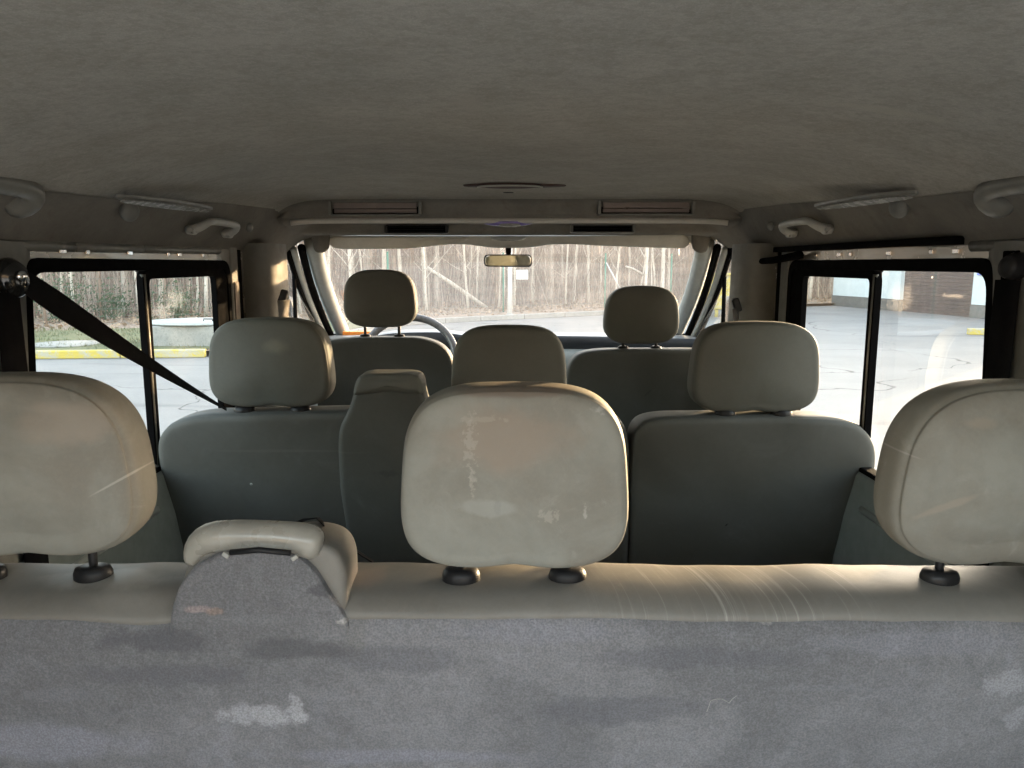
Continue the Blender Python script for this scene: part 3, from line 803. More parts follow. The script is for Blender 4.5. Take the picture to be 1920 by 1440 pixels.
for s in (-1, 1):
    # body panel with the window hole
    outer = rr(1.06, 2.34, Z(-.60), Z(.045), .01)
    inner = rr_s(Yr + .03, Yf, Zb, Zt, .045, .018)
    mb = MB(); ring(mb, outer, inner, XS + .012, .030, s)
    mb.build('window_surround', M['paint'], van, bevel=.002)
    win = MB()
    o1 = rr_s(Yr + .028, Yf + .002, Zb - .002, Zt + .002, .046, .018)
    i1 = rr_s(Yr + .048, Yf - .022, Zb + .03, Zt - .022, .036, .018)
    ring(win, o1, i1, XS + .004, .028, s)
    w_o = win.build('window_frame', M['rubber'], van, True, bevel=.003)
    # top channel
    ym = 1.655
    MB().box((s * (XS - .006), (ym + Yf - .03) / 2, Zt - .028), (.014, Yf - .05 - ym, .012)).box((s * (XS - .006), (ym + Yf - .03) / 2, Zt - .022), (.018, Yf - .05 - ym, .006)).build('channel', M['dark_plastic'], w_o, False, bevel=.001)
    # sliding pane with its own frame
    o2 = rr(ym - .004, Yf - .02, Zb + .02, Zt - .02, .03)
    i2 = rr(ym + .024, Yf - .098, Zb + .05, Zt - .040, .016)
    mb = MB(); ring(mb, o2, i2, XS - .004, .016, s)
    pf = mb.build('sliding_frame', M['rubber'], w_o, True, bevel=.002)
    mb = MB()
    mb.add([(s * XS, ym + .02, Zb + .045), (s * XS, Yf - .08, Zb + .045), (s * XS, Yf - .08, Zt - .035), (s * XS, ym + .02, Zt - .035)], [(0, 1, 2, 3)])
    mb.build('pane', gl_side, w_o, False)
    mb = MB()
    mb.add([(s * (XS + .008), Yr + .0, Zb + .02), (s * (XS + .008), ym + .02, Zb + .02), (s * (XS + .008), ym + .02, Zt - .015), (s * (XS + .008), Yr + .0, Zt - .015)], [(0, 1, 2, 3)])
    mb.build('pane', gl_side, w_o, False)
    MB().tube([(s * (XS - .016), ym + .004, Zb + .03), (s * (XS - .016), ym + .006, Z(-.2)), (s * (XS - .016), ym + .004, Zt - .03)], .006, 8).build('mullion_edge', M['grey_plastic'], w_o)
    # pressed metal strip above the window with clips
    for k, y in enumerate([1.36, 1.44, 1.6, 1.78, 1.84, 1.98]):
        MB().box((s * (XS - .020), y, Z(.022)), (.004, .012 if k % 2 else .02, .008)).build('clip', M['chrome'], van, False, bevel=.001)
    # lower side panel with arm shelf and holes
    rows = []
    for Y in [-.12 + .1 * k for k in range(40)]:
        rows.append([Vector((s * x, Y, Z(z))) for x, z in [(.80, -.452), (.776, -.455), (.770, -.465), (.765, -.50), (.755, -.56), (.745, -.66), (.745, -.9), (.75, -1.15)]])
    mb = MB(); mb.grid(rows); mb.build('side_panel', M['dash_grey'], van)
    MB().tube([(s * .765, .75, Z(-.525)), (s * .765, 1.6, Z(-.525))], .01, 8).build('panel_ridge', M['pale_trim'], van)
    # rear pillar
    mb = MB()
    rows = []
    for k in range(14):
        u = k / 13; z = lerp(Z(.035), Z(-.56), u); ye = lerp(1.292, 1.242, min(1, u * 1.3))
        rows.append([Vector((s * x, y, z)) for x, y in [(.815, ye), (.800, ye + .004), (.784, ye - .012), (.774, ye - .05), (.768, ye - .12), (.765, ye - .3), (.77, ye - .6), (.78, .3), (.79, -.12)]])
    mb.grid(rows); mb.build('rear_pillar', M['trim'], van)
    # outer body side behind the pillar to keep light out, front to back
    mb = MB()
    for a, b, z0, z1 in [(-.12, 1.07, Z(.20), Z(-1.15)), (1.06, 2.34, Z(.20), Z(.044)), (1.06, 2.34, Z(-.55), Z(-1.15)), (2.33, 2.50, Z(.20), Z(-1.15)), (2.49, 3.45, Z(-.42), Z(-1.15)), (2.49, 2.80, Z(.2), Z(.035))]:
        mb.box((s * .835, (a + b) / 2, (z0 + z1) / 2), (.03, b - a, z0 - z1))
    mb.build('body_side', M['paint'], van, False)
    # B pillar
    pl = MB()
    rows = []
    for k in range(12):
        u = k / 11; z = lerp(Z(.06), Z(-.62), u); w_ = .012 * u
        rows.append([Vector((s * x, y, z)) for x, y in [(.815, 2.30), (.80, 2.285), (.74, 2.275), (.715 - w_, 2.28), (.700 - w_, 2.295), (.692 - w_, 2.33), (.690 - w_, 2.40), (.695 - w_, 2.43), (.72, 2.445), (.81, 2.45)]])
    pl.grid(rows); pl.build('pillar_cover', M['trim'], van)
    MB().box((s * .795, 2.245, Z(-.27)), (.03, .05, .66)).build('door_seal', M['rubber'], van, False, bevel=.01)
    # inner door frame strip between window and seal, with a recessed slot
    MB().box((s * .786, 2.20, Z(-.26)), (.018, .055, .62)).build('door_frame', M['trim'], van, False, bevel=.006)
    if s < 0:
        MB().box((s * .776, 2.20, Z(-.22)), (.004, .036, .34)).build('slot_cover', plain('slot_brown', (.12, .105, .09), .7), van, False, bevel=.0015)
    # A pillar: swept bars following the raked screen
    tp, bt = Vector((s * .705, 2.80, Z(.075))), Vector((s * .765, 3.56, Z(-.335)))
    def swept(off0, off1, r, m, name, sx=1.0):
        pts = []
        for k in range(9):
            u = k / 8
            p = tp.lerp(bt, u) + Vector((s * .018 * sin(u * pi), 0, .012 * sin(u * pi)))
            pts.append(p + Vector(off0).lerp(Vector(off1), u))
        MB().tube(pts, r, 10, sx=sx).build(name, m, van)
    swept((0, 0, 0), (0, 0, 0), .028, M['pale_trim'], 'windscreen_pillar', 1.15)
    swept((s * .034, -.03, -.016), (s * .04, -.04, -.02), .014, M['rubber'], 'pillar_seal')
    swept((s * .058, -.05, -.022), (s * .058, -.06, -.03), .012, M['pale_trim'], 'door_window_frame')
    swept((s * .075, -.055, -.03), (s * .07, -.07, -.045), .010, M['rubber'], 'door_window_seal')
    bb = [bt + Vector((0, 0, .02)), bt + Vector((-s * .005, -.02, -.12)), bt + Vector((-s * .01, -.02, -.3))]
    MB().tube(bb, .03, 10).build('pillar_foot', M['pale_trim'], van)
    MB().tube([q + Vector((s * .04, -.05, 0)) for q in bb], .014, 10).build('pillar_foot_seal', M['rubber'], van)
    # front door: glass, divider, waist
    gy = [(2.50, Z(.035)), (2.82, Z(.035)), (3.52, Z(-.37)), (3.52, Z(-.42)), (2.50, Z(-.42))]
    mb = MB(); mb.add([(s * .822, y, z) for y, z in gy], [tuple(range(5))]); mb.build('door_glass', glass_mat('dusty_door_glass', .05), van, False)
    MB().tube([(s * .81, 2.92, Z(-.0)), (s * .81, 2.90, Z(-.43))], .008, 8).build('quarter_divider', M['rubber'], van)
    MB().box((s * .80, 3.0, Z(-.50)), (.05, 1.05, .14)).build('door_waist', M['dash_grey'], van, False, bevel=.015)
    MB().box((s * .80, 3.0, Z(-.85)), (.05, 1.05, .56)).build('door_lining', M['dash_dark'], van, False, bevel=.015)
    MB().box((s * .855, 3.0, Z(-.38)), (.04, 1.05, .10)).build('door_sill', M['paint'], van, False, bevel=.01)
    # door mirror outside
    mb = MB(); oo = smooth_loop(resample(roundpoly([(s * .90, Z(-.38)), (s * 1.13, Z(-.38)), (s * 1.14, Z(-.14)), (s * .92, Z(-.12))], .05), 40), 2)
    pad(oo, lambda z: 3.26, .10, .01, .05, .0, False, mb=mb); mb.tube([(s * .84, 3.32, Z(-.36)), (s * .95, 3.31, Z(-.33))], .022, 8)
    mo = mb.build('door_mirror', M['dark_plastic'], van)
    mb = MB(); pad(smooth_loop(resample(roundpoly([(s * .918, Z(-.365)), (s * 1.115, Z(-.365)), (s * 1.125, Z(-.155)), (s * .935, Z(-.14))], .04), 40), 1), lambda z: 3.252, .006, .002, .002, .0, False, mb=mb)
    mb.build('mirror_glass', M['mirror'], mo)
# windscreen glass and header
gl_ws = glass_mat('dusty_windscreen', .085, (.97, .94, .91), refl=.12)
rows = []
for k in range(13):
    u = k / 12
    rows.append([Vector((lerp(.70, .79, u) * q, lerp(2.80, 3.70, u) + .10 * (1 - q * q), lerp(Z(.085), Z(-.35), u) + .008 * sin(pi * u))) for q in [-1 + .1 * i for i in range(21)]])
mb = MB(); mb.grid(rows); mb.build('windscreen', gl_ws, van)
rows = []
for (Y, z) in [(2.83, .100), (2.86, .080), (2.875, .072), (2.89, .078), (2.90, .10), (2.87, .16)]:
    rows.append([Vector((.72 * q, Y + .05 * (1 - q * q) - .04, Z(z - .013 * exp(-(q / .17) ** 4) * (z < .095)))) for q in [-1 + .05 * i for i in range(41)]])
mb = MB(); mb.grid(rows); mb.build('windscreen_header', M['visor'], van)
# sun visors with rounded corners
for s in (-1, 1):
    Yv = 2.80
    if s < 0: P = [(612, 444), (884, 444), (877, 452), (840, 458), (760, 466), (640, 467), (614, 464)]
    else: P = [(1022, 443), (1290, 440), (1298, 455), (1292, 466), (1200, 463), (1120, 460), (1030, 455)]
    oo = smooth_loop(resample(roundpoly([(at(x, y, Yv).x, at(x, y, Yv).z) for x, y in P], .012), 60), 1)
    v_ = pad(oo, lambda z: Yv + (Z(.1) - z) * .5, .018, .006, .006, .002, False).build('sun_visor', M['visor'], van)
    # rounded end of the lining where it meets the pillar
    q = at(597 if s < 0 else 1318, 457, 2.76)
    oo = smooth_loop(resample(roundpoly([(q.x - .035, q.z + .045), (q.x + .035, q.z + .045), (q.x + .03, q.z - .018), (q.x + .005, q.z - .034), (q.x - .02, q.z - .028)] if s < 0 else
                                        [(q.x - .035, q.z + .045), (q.x + .035, q.z + .045), (q.x + .02, q.z - .03), (q.x - .005, q.z - .034), (q.x - .03, q.z - .018)], .015), 48), 1)
    pad(oo, lambda z: 2.775, .03, .008, .01, .004, False).build('pillar_cap', M['side_felt'], van)
# floor, dashboard
MB().box((0, 1.7, FL - .03), (1.64, 3.7, .06)).build('floor', M['floor_mat'], van, False)
MB().box((0, 3.55, Z(-.86)), (1.62, .06, .6)).build('bulkhead', M['dash_dark'], van, False)
rows = []
for (Y, z) in [(3.80, -.335), (3.72, -.325), (3.6, -.315), (3.45, -.305), (3.36, -.303), (3.335, -.308)]:
    rows.append([Vector((.80 * q, Y - .07 * q * q, Z(z - .008 * q * q + (.018 * exp(-((q + .5) / .22) ** 4) if Y < 3.5 else 0)))) for q in [-1 + .05 * i for i in range(41)]])
mb = MB(); mb.grid(rows); mb.build('dashboard_top', M['dash'], van)
rows = []
for (Y, z) in [(3.335, -.308), (3.325, -.315), (3.33, -.345), (3.34, -.365)]:
    rows.append([Vector((.80 * q, Y - .07 * q * q, Z(z - .008 * q * q + (.018 * exp(-((q + .5) / .22) ** 4) if z > -.31 else 0)))) for q in [-1 + .05 * i for i in range(41)]])
mb = MB(); mb.grid(rows); mb.build('dashboard_band', M['dash_dark'], van)
rows = []
for (Y, z) in [(3.34, -.365), (3.31, -.372), (3.29, -.40), (3.28, -.52), (3.33, -.75), (3.5, -.8)]:
    rows.append([Vector((.80 * q, Y - .07 * q * q, Z(z - .008 * q * q))) for q in [-1 + .05 * i for i in range(41)]])
mb = MB(); mb.grid(rows); mb.build('dashboard_fascia', M['dash_grey'], van)
# bonnet seen over the dashboard
rows = []
for (Y, z) in [(3.80, -.345), (4.0, -.37), (4.3, -.46), (4.5, -.62), (4.58, -.85)]:
    rows.append([Vector((.84 * q, Y - .05 * q * q, Z(z - .05 * q ** 4))) for q in [-1 + .1 * i for i in range(21)]])
mb = MB(); mb.grid(rows); mb.build('bonnet', plain('silver_blue_paint', (.35, .38, .44), .25, .4, var=.03, coat=.5), van)
MB().box((-.66, 3.42, Z(-.305)), (.16, .05, .018)).build('warning_tag', M['indicator'], van, False, bevel=.004)
# steering wheel
cW = Vector((-.405, 3.08, Z(-.385)))
mb = MB()
th = R(28)
pts = []
for k in range(49):
    a = 2 * pi * k / 48
    pts.append(cW + Vector((.19 * cos(a), .19 * sin(a) * sin(th), .19 * sin(a) * cos(th))))
mb.tube(pts, .0155, 12, False)
sw = mb.build('steering_wheel', plain('worn_wheel_leather', (.11, .11, .115), .3, var=.1), van)
mb = MB(); mb.lathe(cW + Vector((0, .02, -.01)), [(.01, -.03), (.065, -.03), (.075, 0), (.06, .02), (.01, .025)], 24, axis=(0, -cos(th), sin(th)))
for a in (R(200), R(340), R(270)):
    mb.tube([cW + Vector((0, .02, -.01)), cW + Vector((.185 * cos(a), .185 * sin(a) * sin(th), .185 * sin(a) * cos(th)))], .013, 8)
mb.build('hub', M['dash_dark'], sw)
MB().tube([cW + Vector((0, .02, -.02)), cW + Vector((0, .28, -.1))], .04, 10).build('column', M['dash_dark'], sw)
# rear-view mirror
Ym = 2.86
P = [(907, 477), (998, 477), (998, 501), (907, 500)]
oo = smooth_loop(resample(roundpoly([(at(x, y, Ym).x, at(x, y, Ym).z) for x, y in P], .014), 60), 1)
mr = pad(oo, lambda z: Ym - (z - Z(0)) * .12, .03, .004, .016, .0, False).build('rear_view_mirror', M['dark_plastic'], van)
P = [(909.5, 479), (995.5, 479), (995.5, 499), (909.5, 498.3)]
oo = smooth_loop(resample(roundpoly([(at(x, y, Ym).x, at(x, y, Ym).z) for x, y in P], .012), 60), 1)
pad(oo, lambda z: Ym - .0025 - (z - Z(0)) * .12, .004, .001, .001, .0, False).build('mirror_glass', M['mirror'], mr)
q = at(953.5, 468, Ym + .03)
MB().box((q.x, Ym + .035, q.z + .004), (.021, .014, .034)).box((q.x, Ym + .025, q.z - .013), (.018, .03, .01)).build('mirror_arm', M['rubber'], mr, False, bevel=.002)

# --- air vents on the cross bars
def vent(px0, px1, py0, py1, Y, lean, mf, ml, dark=False):
    a, b = at(px0, py0, Y), at(px1, py1, Y)
    cx, cz = (a.x + b.x) / 2, (a.z + b.z) / 2; w_, h_ = abs(b.x - a.x), abs(a.z - b.z)
    mb = MB(); t_ = .006
    mb.box((cx, Y + .004, a.z + .0015), (w_, .02, .003)).box((cx, Y + .0, b.z), (w_, .022, .0045)).box((a.x, Y + .002, cz), (t_ * 1.6, .022, h_)).box((b.x, Y + .002, cz), (t_ * 1.6, .022, h_))
    vo = mb.build('air_vent', mf, van, False, bevel=.0012)
    MB().box((cx, Y + .011, cz), (w_ - .004, .004, h_ - .002)).build('vent_backing', M['rubber'], vo, False)
    mb = MB()
    if dark:
        for k in range(3): mb.box((cx, Y + .004, lerp(b.z, a.z, (k + .6) / 3.2)), (w_ - .02, .006, .0016))
    else:
        mb.box((cx, Y + .001, cz + h_ * .20), (w_ - .022, .006, h_ * .42)); mb.box((cx, Y + .004, cz - h_ * .20), (w_ - .022, .006, h_ * .30))
    mb.build('flap', ml, vo, False, bevel=.0015)
vent(619, 788, 378, 403, 2.409, 0, M['grey_plastic'], M['vent_flap'])
vent(1124, 1299, 377, 402, 2.409, 0, M['grey_plastic'], M['vent_flap'])
vent(724, 838, 423, 437, 2.655, 0, M['dark_plastic'], M['dark_plastic'], True)
vent(1072, 1188, 422, 436, 2.655, 0, M['grey_plastic'], M['dark_plastic'], True)
# --- ceiling lamp (centre), reflective dome on the bar, front console lamp
q = at(965, 353, 2.02); zc_ = Z(.1985)
MB().lathe((q.x, 2.02, zc_), [(.01, -.002), (.13, -.002), (.135, .004), (.01, .006)], 40, sy=.34).build('lamp_recess', M['brown_lens'], van)
lm = MB().lathe((q.x - .012, 1.99, zc_ - .003), [(.01, -.006), (.06, -.0055), (.078, -.002), (.08, .003), (.01, .004)], 40, sy=.5).build('ceiling_lamp', M['brown_lens'], van)
mb = MB(); mb.tube([(q.x - .012 + .081 * cos(a), 1.99 + .041 * sin(a), zc_ - .007) for a in [pi + pi * k / 24 for k in range(25)]], .0022, 6)
mb.build('lamp_rim', M['light_plastic'], lm)
q = at(953, 409, 2.44)
mb = MB().lathe((q.x, 2.455, Z(.1265)), [(.005, -.010), (.03, -.0095), (.055, -.007), (.076, -.002), (.08, .004), (.005, .01)], 40, sy=.35)
dl = mb.build('dome_lamp', M['purple'], van)
MB().lathe((q.x + .004, 2.445, Z(.1275)), [(.005, -.0135), (.02, -.013), (.034, -.010), (.038, -.004), (.005, .0)], 32, sy=.5).build('lens', M['lamp_lens'], dl)
q = at(953, 443, 2.79)
mb = MB().lathe((q.x, 2.82, Z(.096)), [(.005, -.012), (.05, -.011), (.062, -.006), (.064, .002), (.005, .004)], 36, sy=.5)
cl = mb.build('console_lamp', M['light_plastic'], van)
MB().lathe((q.x, 2.815, Z(.096)), [(.005, -.0145), (.03, -.014), (.042, -.0115), (.005, -.0)], 30, sy=.45).build('lens', M['lamp_lens'], cl)
MB().lathe((at(953, 358, 2.12).x, 2.20, Z(.1975)), [(.003, -.002), (.014, -.0015), (.016, .002), (.003, .002)], 20, sy=.5).build('sensor', M['dark_plastic'], van)
# --- side lamps, hooks, grab handles
for s in (-1, 1):
    pxc = 320 if s < 0 else 1610; py = 383 if s < 0 else 377
    # long oval lamp on the slope of the lining
    Xc = s * .668; c = atx(pxc, py, Xc)
    mb = MB(); n = 40; rows = []
    for sc, dz in [(0.0, -.004), (.5, -.004), (.9, -.0035), (1.0, -.001), (1.0, .006)]:
        row = []
        for k in range(n):
            a = 2 * pi * k / n
            x = .015 * cos(a) * sc; y = .215 * sin(a) * sc
            row.append(Vector((Xc + s * x, c.y + y, c.z + dz * .6 - x * .3 + y * .02)))
        rows.append(row)
    mb.grid(rows, True); ol = mb.build('side_lamp', M['grey_plastic'], van)
    mb = MB()
    for k in range(60):
        y = -.19 + .38 * k / 59; hw_ = .011 * sqrt(max(0, 1 - (y / .21) ** 2))
        mb.box((Xc, c.y + y, c.z - .0045 + y * .02), (hw_ * 2, .003, .0025), ry=.3 * s)
    mb.build('lens', M['lamp_lens'], ol, False)
    # coat hooks
    for (px, py) in ([(255, 400), (476, 430)] if s < 0 else [(1673, 393), (1437, 427)]):
        h_ = atx(px, py, s * .70)
        sc = 1.0 if px in (255, 1673) else .62
        mb = MB(); mb.lathe(h_ + Vector((s * .012, 0, .004)), [(.001, -.020 * sc)] + [(.021 * sc * cos(a), .020 * sc * sin(a)) for a in [-1.2 + .3 * k for k in range(9)]] + [(.001, .02 * sc)], 20, axis=(-s * .3, .1, 1), sx=.7, sy=1.2)
        mb.build('coat_hook', M['trim'], van)
def handle(s, y0, y1, zc, m, drop=.02, r=.0095):
    """U-shaped grab handle: two feet on the lining, bar between"""
    X0, X1 = s * .746, s * .696
    path = [(X0, y0 - .004, Z(zc - drop)), (lerp(X0, X1, .45), y0 - .002, Z(zc - drop * .95)), (lerp(X0, X1, .85), y0 + .004, Z(zc - drop * .5)), (X1, y0 + .02, Z(zc - drop * .06)), (X1, y0 + .045, Z(zc))]
    n = 5
    mid = [(X1, lerp(y0 + .05, y1 - .05, k / n), Z(zc + .001 * sin(pi * k / n))) for k in range(1, n)]
    path2 = [(X1, y1 - .045, Z(zc)), (X1, y1 - .02, Z(zc - drop * .06)), (lerp(X0, X1, .85), y1 - .004, Z(zc - drop * .5)), (lerp(X0, X1, .45), y1 + .002, Z(zc - drop * .95)), (X0, y1 + .004, Z(zc - drop))]
    pts = path + mid + path2
    rs = [r * 1.5, r * 1.35, r * 1.15] + [r] * (len(pts) - 6) + [r * 1.15, r * 1.35, r * 1.5]
    o = MB().tube(pts, rs, 14, up=(0, 0, 1), sx=1.25).build('grab_handle', m, van, sub=1)
    for y in (y0 - .006, y1 + .006):
        MB().box((s * .728, y, Z(zc - drop - .001)), (.022, .034, .016), ry=-s * .8).build('handle_foot', m, o, True, bevel=.008)
handle(-1, .90, 1.17, .108, M['grey_plastic'], .024, .0135)
handle(1, .90, 1.17, .108, M['grey_plastic'], .024, .0135)
handle(-1, 1.80, 2.02, .099, M['light_plastic'], .022, .0085)
handle(1, 1.80, 2.02, .100, M['light_plastic'], .022, .0085)
# --- sliding door track arm on the right
mb = MB()
pts = [atx(1500, 478, .76), atx(1450, 488, .745), atx(1415, 491, .735), atx(1395, 488, .72), atx(1385, 483, .71), atx(1368, 483, .70)]
mb.tube([p for p in pts], [.011, .010, .008, .007, .006, .006], 8)
mb.tube([pts[-1] + Vector((0, 0, -.005)), pts[-1] + Vector((0, 0, .03))], .008, 8)
mb.box((.765, 1.78, Z(.040)), (.02, .9, .014))
mb.build('door_arm', M['rubber'], van)

# ================================================================== SEATS
def lin(Y0, z0, k): return lambda z: Y0 + max(-.05, (z0 - z)) * k
def outl(P, Y0, z0, k, rad, n=110, sm=1):
    q = []
    for (x, y) in P:
        Y = Y0
        for _ in range(4):
            p = at(x, y, Y); Y = lin(Y0, z0, k)(p.z)
        q.append((p.x, p.z))
    return smooth_loop(resample(roundpoly(q, rad, 8), n), sm)
def headrest(root, cx, cz, hw, hh, Y, T, m, n_=4.0, taper=.06, notch=.006, zseat=None, py=.05, yseat=None, psp=.066, lab=None, puck=1.0, lean=.06, dome=.012, r0=.02):
    oo = []
    for k in range(120):
        a = 2 * pi * k / 120
        x = math.copysign(abs(cos(a)) ** (2 / n_), cos(a)); z = math.copysign(abs(sin(a)) ** (2 / n_), sin(a))
        X = hw * x * (1 - taper * z + (-.05 * max(0, -z) ** 3)); Zz = hh * z
        if z < 0: Zz += notch * exp(-(X / .03) ** 2)
        if z > 0: Zz -= .06 * hh * (abs(X) / hw) ** 2 * min(1, z * 1.6)
        oo.append((cx + X, cz + Zz))
    oo = resample(oo, 120)
    o = pad(oo, lambda z: Y + (cz - z) * lean, T, r0, T * .45, dome, True, .0022, seed=cx * 9).build('headrest', m, root, sub=1)
    if lab: o['label'] = lab
    yc = (yseat if yseat else Y + py)
    for q in (-1, 1):
        X = cx + q * psp
        MB().tube([(X, yc + .004, zseat - .05), (X, yc, cz - hh * .4)], .0052, 10).build('post', M['dark_plastic'], o)
        MB().lathe((X, yc, zseat - .004), [(.004, -.01), (.021 * puck, -.01), (.0235 * puck, -.003), (.0235 * puck, .004), (.021 * puck, .010), (.014 * puck, .0125), (.004, .0125)], 28, sy=.75).build('collar', M['dark_plastic'], o)
    return o
# ---------- third row (nearest): one bench
r3 = thing('bench_seat', (0, 1.1, FL), 'rear three seat bench closest to the camera, grey carpet back and worn beige top', 'bench seat', 'seats of the van')
xsn = [-.80 + 1.60 * k / 120 for k in range(121)]
def wv(x, k=1): return .0045 * noise.noise(Vector((x * 5, k, 0))) + .0015 * noise.noise(Vector((x * 17, k, 4)))
def sag(x): return -.012 * exp(-((x + .43) / .05) ** 2)
carp = [(.848, -.411), (.8435, -.418), (.842, -.430), (.843, -.46), (.850, -.52), (.862, -.60), (.880, -.70), (.91, -.85), (.95, -1.05), (.97, -1.12)]
rows = []
for (Y, z) in carp:
    rows.append([Vector((x, Y + wv(x, 2) * 1.3 + .002 * noise.noise(Vector((x * 9, z * 9, 1))), Z(z + (sag(x) * .6 + wv(x) - .006 * max(0, x) if z > -.5 else 0)))) for x in xsn])
mb = MB(); mb.grid(rows); mb.build('carpet_back', M['carpet'], r3)
roll = [(.853, -.4175), (.8475, -.4135), (.8465, -.409), (.849, -.4035), (.856, -.397), (.868, -.390), (.884, -.3855), (.905, -.383), (.93, -.3825), (.950, -.384), (.965, -.389), (.975, -.398), (.981, -.412), (.985, -.45), (.995, -.6), (1.03, -.8)]
rows = []
for i, (Y, z) in enumerate(roll):
    rows.append([Vector((x, Y + wv(x, 2) * 1.3, Z(z + (sag(x) * .6 if i < 5 else 0) + wv(x, .3 + .02 * i) - .006 * max(0, x) + .004 * exp(-((x + .47) / .03) ** 2) * (4 < i < 9) - .004 * exp(-((abs(x + .0) - .066) / .03) ** 2) * (6 < i < 10)))) for x in xsn])
mb = MB(); mb.grid(rows); mb.build('backrest', M['vinyl_roll'], r3, sub=1)
MB().box((0, 1.25, FL + .32), (1.5, .48, .16)).build('seat_cushion', M['vinyl_back'], r3, False, bevel=.04)
MB().box((0, 1.2, FL + .12), (1.4, .3, .24)).build('seat_base', M['dark_plastic'], r3, False, bevel=.01)
zs3 = Z(-.380)
headrest(r3, (at(965, 900, .87).x), (at(960, 718, .90).z + at(960, 1072, .875).z) / 2, .135, (at(960, 718, .90).z - at(960, 1072, .875).z) / 2, .862, .105, M['vinyl_rear'], zseat=zs3, yseat=.905, lab='middle headrest of the rear bench, stained beige, showing most of its back')
headrest(r3, -.582, (at(960, 700, .90).z + at(960, 1056, .875).z) / 2, .140, .1135, .862, .105, M['vinyl_rear'], n_=3.2, r0=.036, dome=.02, zseat=zs3 + .003, yseat=.905, lab='left headrest of the rear bench, cut off by the photo edge')
headrest(r3, .600, (at(960, 712, .90).z + at(960, 1075, .875).z) / 2, .142, .115, .862, .105, M['vinyl_rear'], n_=3.2, r0=.036, dome=.02, zseat=zs3 - .002, yseat=.905, lab='right headrest of the rear bench, cut off by the photo edge')
# belt housing hump
def po(P, Y, rad=.006, n=90, sm=1): return smooth_loop(resample(roundpoly([(at(x, y, Y).x, at(x, y, Y).z) for x, y in P], rad, 5), n), sm)
pad(po([(300, 1210), (318, 1150), (338, 1095), (352, 1045), (380, 1022), (590, 1018), (630, 1032), (647, 1068), (650, 1210)], .846, .018), lambda z: .846 + (Z(-.35) - z) * .02, .10, .012, .03, .0, False).build('belt_housing', M['vinyl_roll'], r3)
pad(po([(306, 1240), (318, 1150), (336, 1098), (366, 1060), (420, 1034), (548, 1034), (590, 1070), (632, 1140), (652, 1172), (660, 1240)], .836, .005), lambda z: .833 + max(0, Z(-.372) - z) * .16, .03, .006, .004, .0, False).build('housing_carpet', M['carpet'], r3)
cpts = [(358, 1060, 13), (362, 1040, 20), (372, 1020, 27), (392, 1007, 31), (425, 1004, 31), (470, 1004, 31), (520, 1006, 31), (555, 1009, 32), (574, 1013, 34), (588, 1018, 33), (598, 1021, 28), (606, 1023, 19)]
mb = MB(); mb.tube([at(x, y, .852) for x, y, r_ in cpts], [r_ / F * .86 for x, y, r_ in cpts], 24, up=(0, -1, 0), sx=1.0)
cap = mb.build('housing_cap', M['hump_plastic'], r3, sub=1)
mb = MB(); mb.tube([at(432, 1036, .822), at(485, 1031, .821), at(545, 1037, .822)], .0035, 8)
mb.build('slot_lip', M['dark_plastic'], cap)
for (px, py) in [(424, 1040), (553, 1045)]:
    q = at(px, py, .826); MB().box(q, (.008, .006, .005), ry=.6 if px < 500 else -.6).build('clip', M['light_plastic'], cap, False, bevel=.001)

# ---------- second row: double bench (left + middle) and single seat (right)
Y2, z2 = 1.63, Z(-.31)
r2 = thing('double_seat', (-.26, 1.8, FL), 'second row double seat on the left with belt housing hump and two headrests', 'seat', 'seats of the van')
k2 = .16
o = outl([(352, 1330), (328, 1080), (300, 900), (290, 845), (292, 812), (318, 790), (365, 778), (640, 772), (1125, 772), (1168, 784), (1183, 815), (1184, 870), (1180, 1080), (1176, 1330)], Y2, z2, k2, .03, 150)
pad(o, lin(Y2, z2, k2), .13, .022, .05, .012, True, .007).build('backrest', M['vinyl_back'], r2, sub=1)
o = outl([(690, 1330), (655, 1040), (636, 920), (632, 835), (634, 800), (650, 775), (661, 745), (664, 720), (672, 706), (690, 703), (765, 703), (783, 706), (790, 720), (795, 760), (830, 800), (850, 1330)], Y2 - .02, z2, k2, .012, 130)
pad(o, lin(Y2 - .018, z2, k2), .13, .014, .045, .004, False, .002).build('belt_housing', M['vinyl_back'], r2, sub=1)
o = outl([(659, 744), (664, 718), (672, 705), (690, 702), (765, 702), (784, 706), (791, 720), (793, 742), (725, 736)], Y2 - .03, z2, k2, .008, 90)
pad(o, lin(Y2 - .026, z2, k2), .11, .012, .035, .003, False).build('housing_cap', M['vinyl'], r2, sub=1)
MB().box((-.26, 1.95, FL + .32), (.98, .48, .16)).build('seat_cushion', M['vinyl_back'], r2, False, bevel=.04)
MB().box((-.26, 1.95, FL + .12), (.9, .3, .24)).build('seat_base', M['dark_plastic'], r2, False, bevel=.01)
def hr_px(root, x0, x1, y0, y1, Y, m, **kw):
    ym_ = (y0 + y1) / 2
    a, b = at(x0, ym_, Y + .03), at(x1, ym_, Y + .03); t_, u_ = at(955, y0, Y + .05), at(955, y1, Y + .03)
    return headrest(root, (a.x + b.x) / 2, (t_.z + u_.z) / 2, (b.x - a.x) / 2, (t_.z - u_.z) / 2, Y, .10, m, **kw)
zt2 = at(955, 776, 1.70).z; zc2 = at(955, 768, 1.668).z
hr_px(r2, 396, 622, 594, 764, 1.645, M['vinyl'], zseat=zc2, yseat=1.668, puck=1.0, psp=.062, lab='left headrest of the double seat')
hr_px(r2, 847, 1062, 608, 782, 1.66, M['vinyl'], zseat=zt2, yseat=1.71, psp=.062, lab='middle headrest of the second row')
r2b = thing('single_seat', (.55, 1.8, FL), 'second row single seat on the right with wide rounded back', 'seat', 'seats of the van')
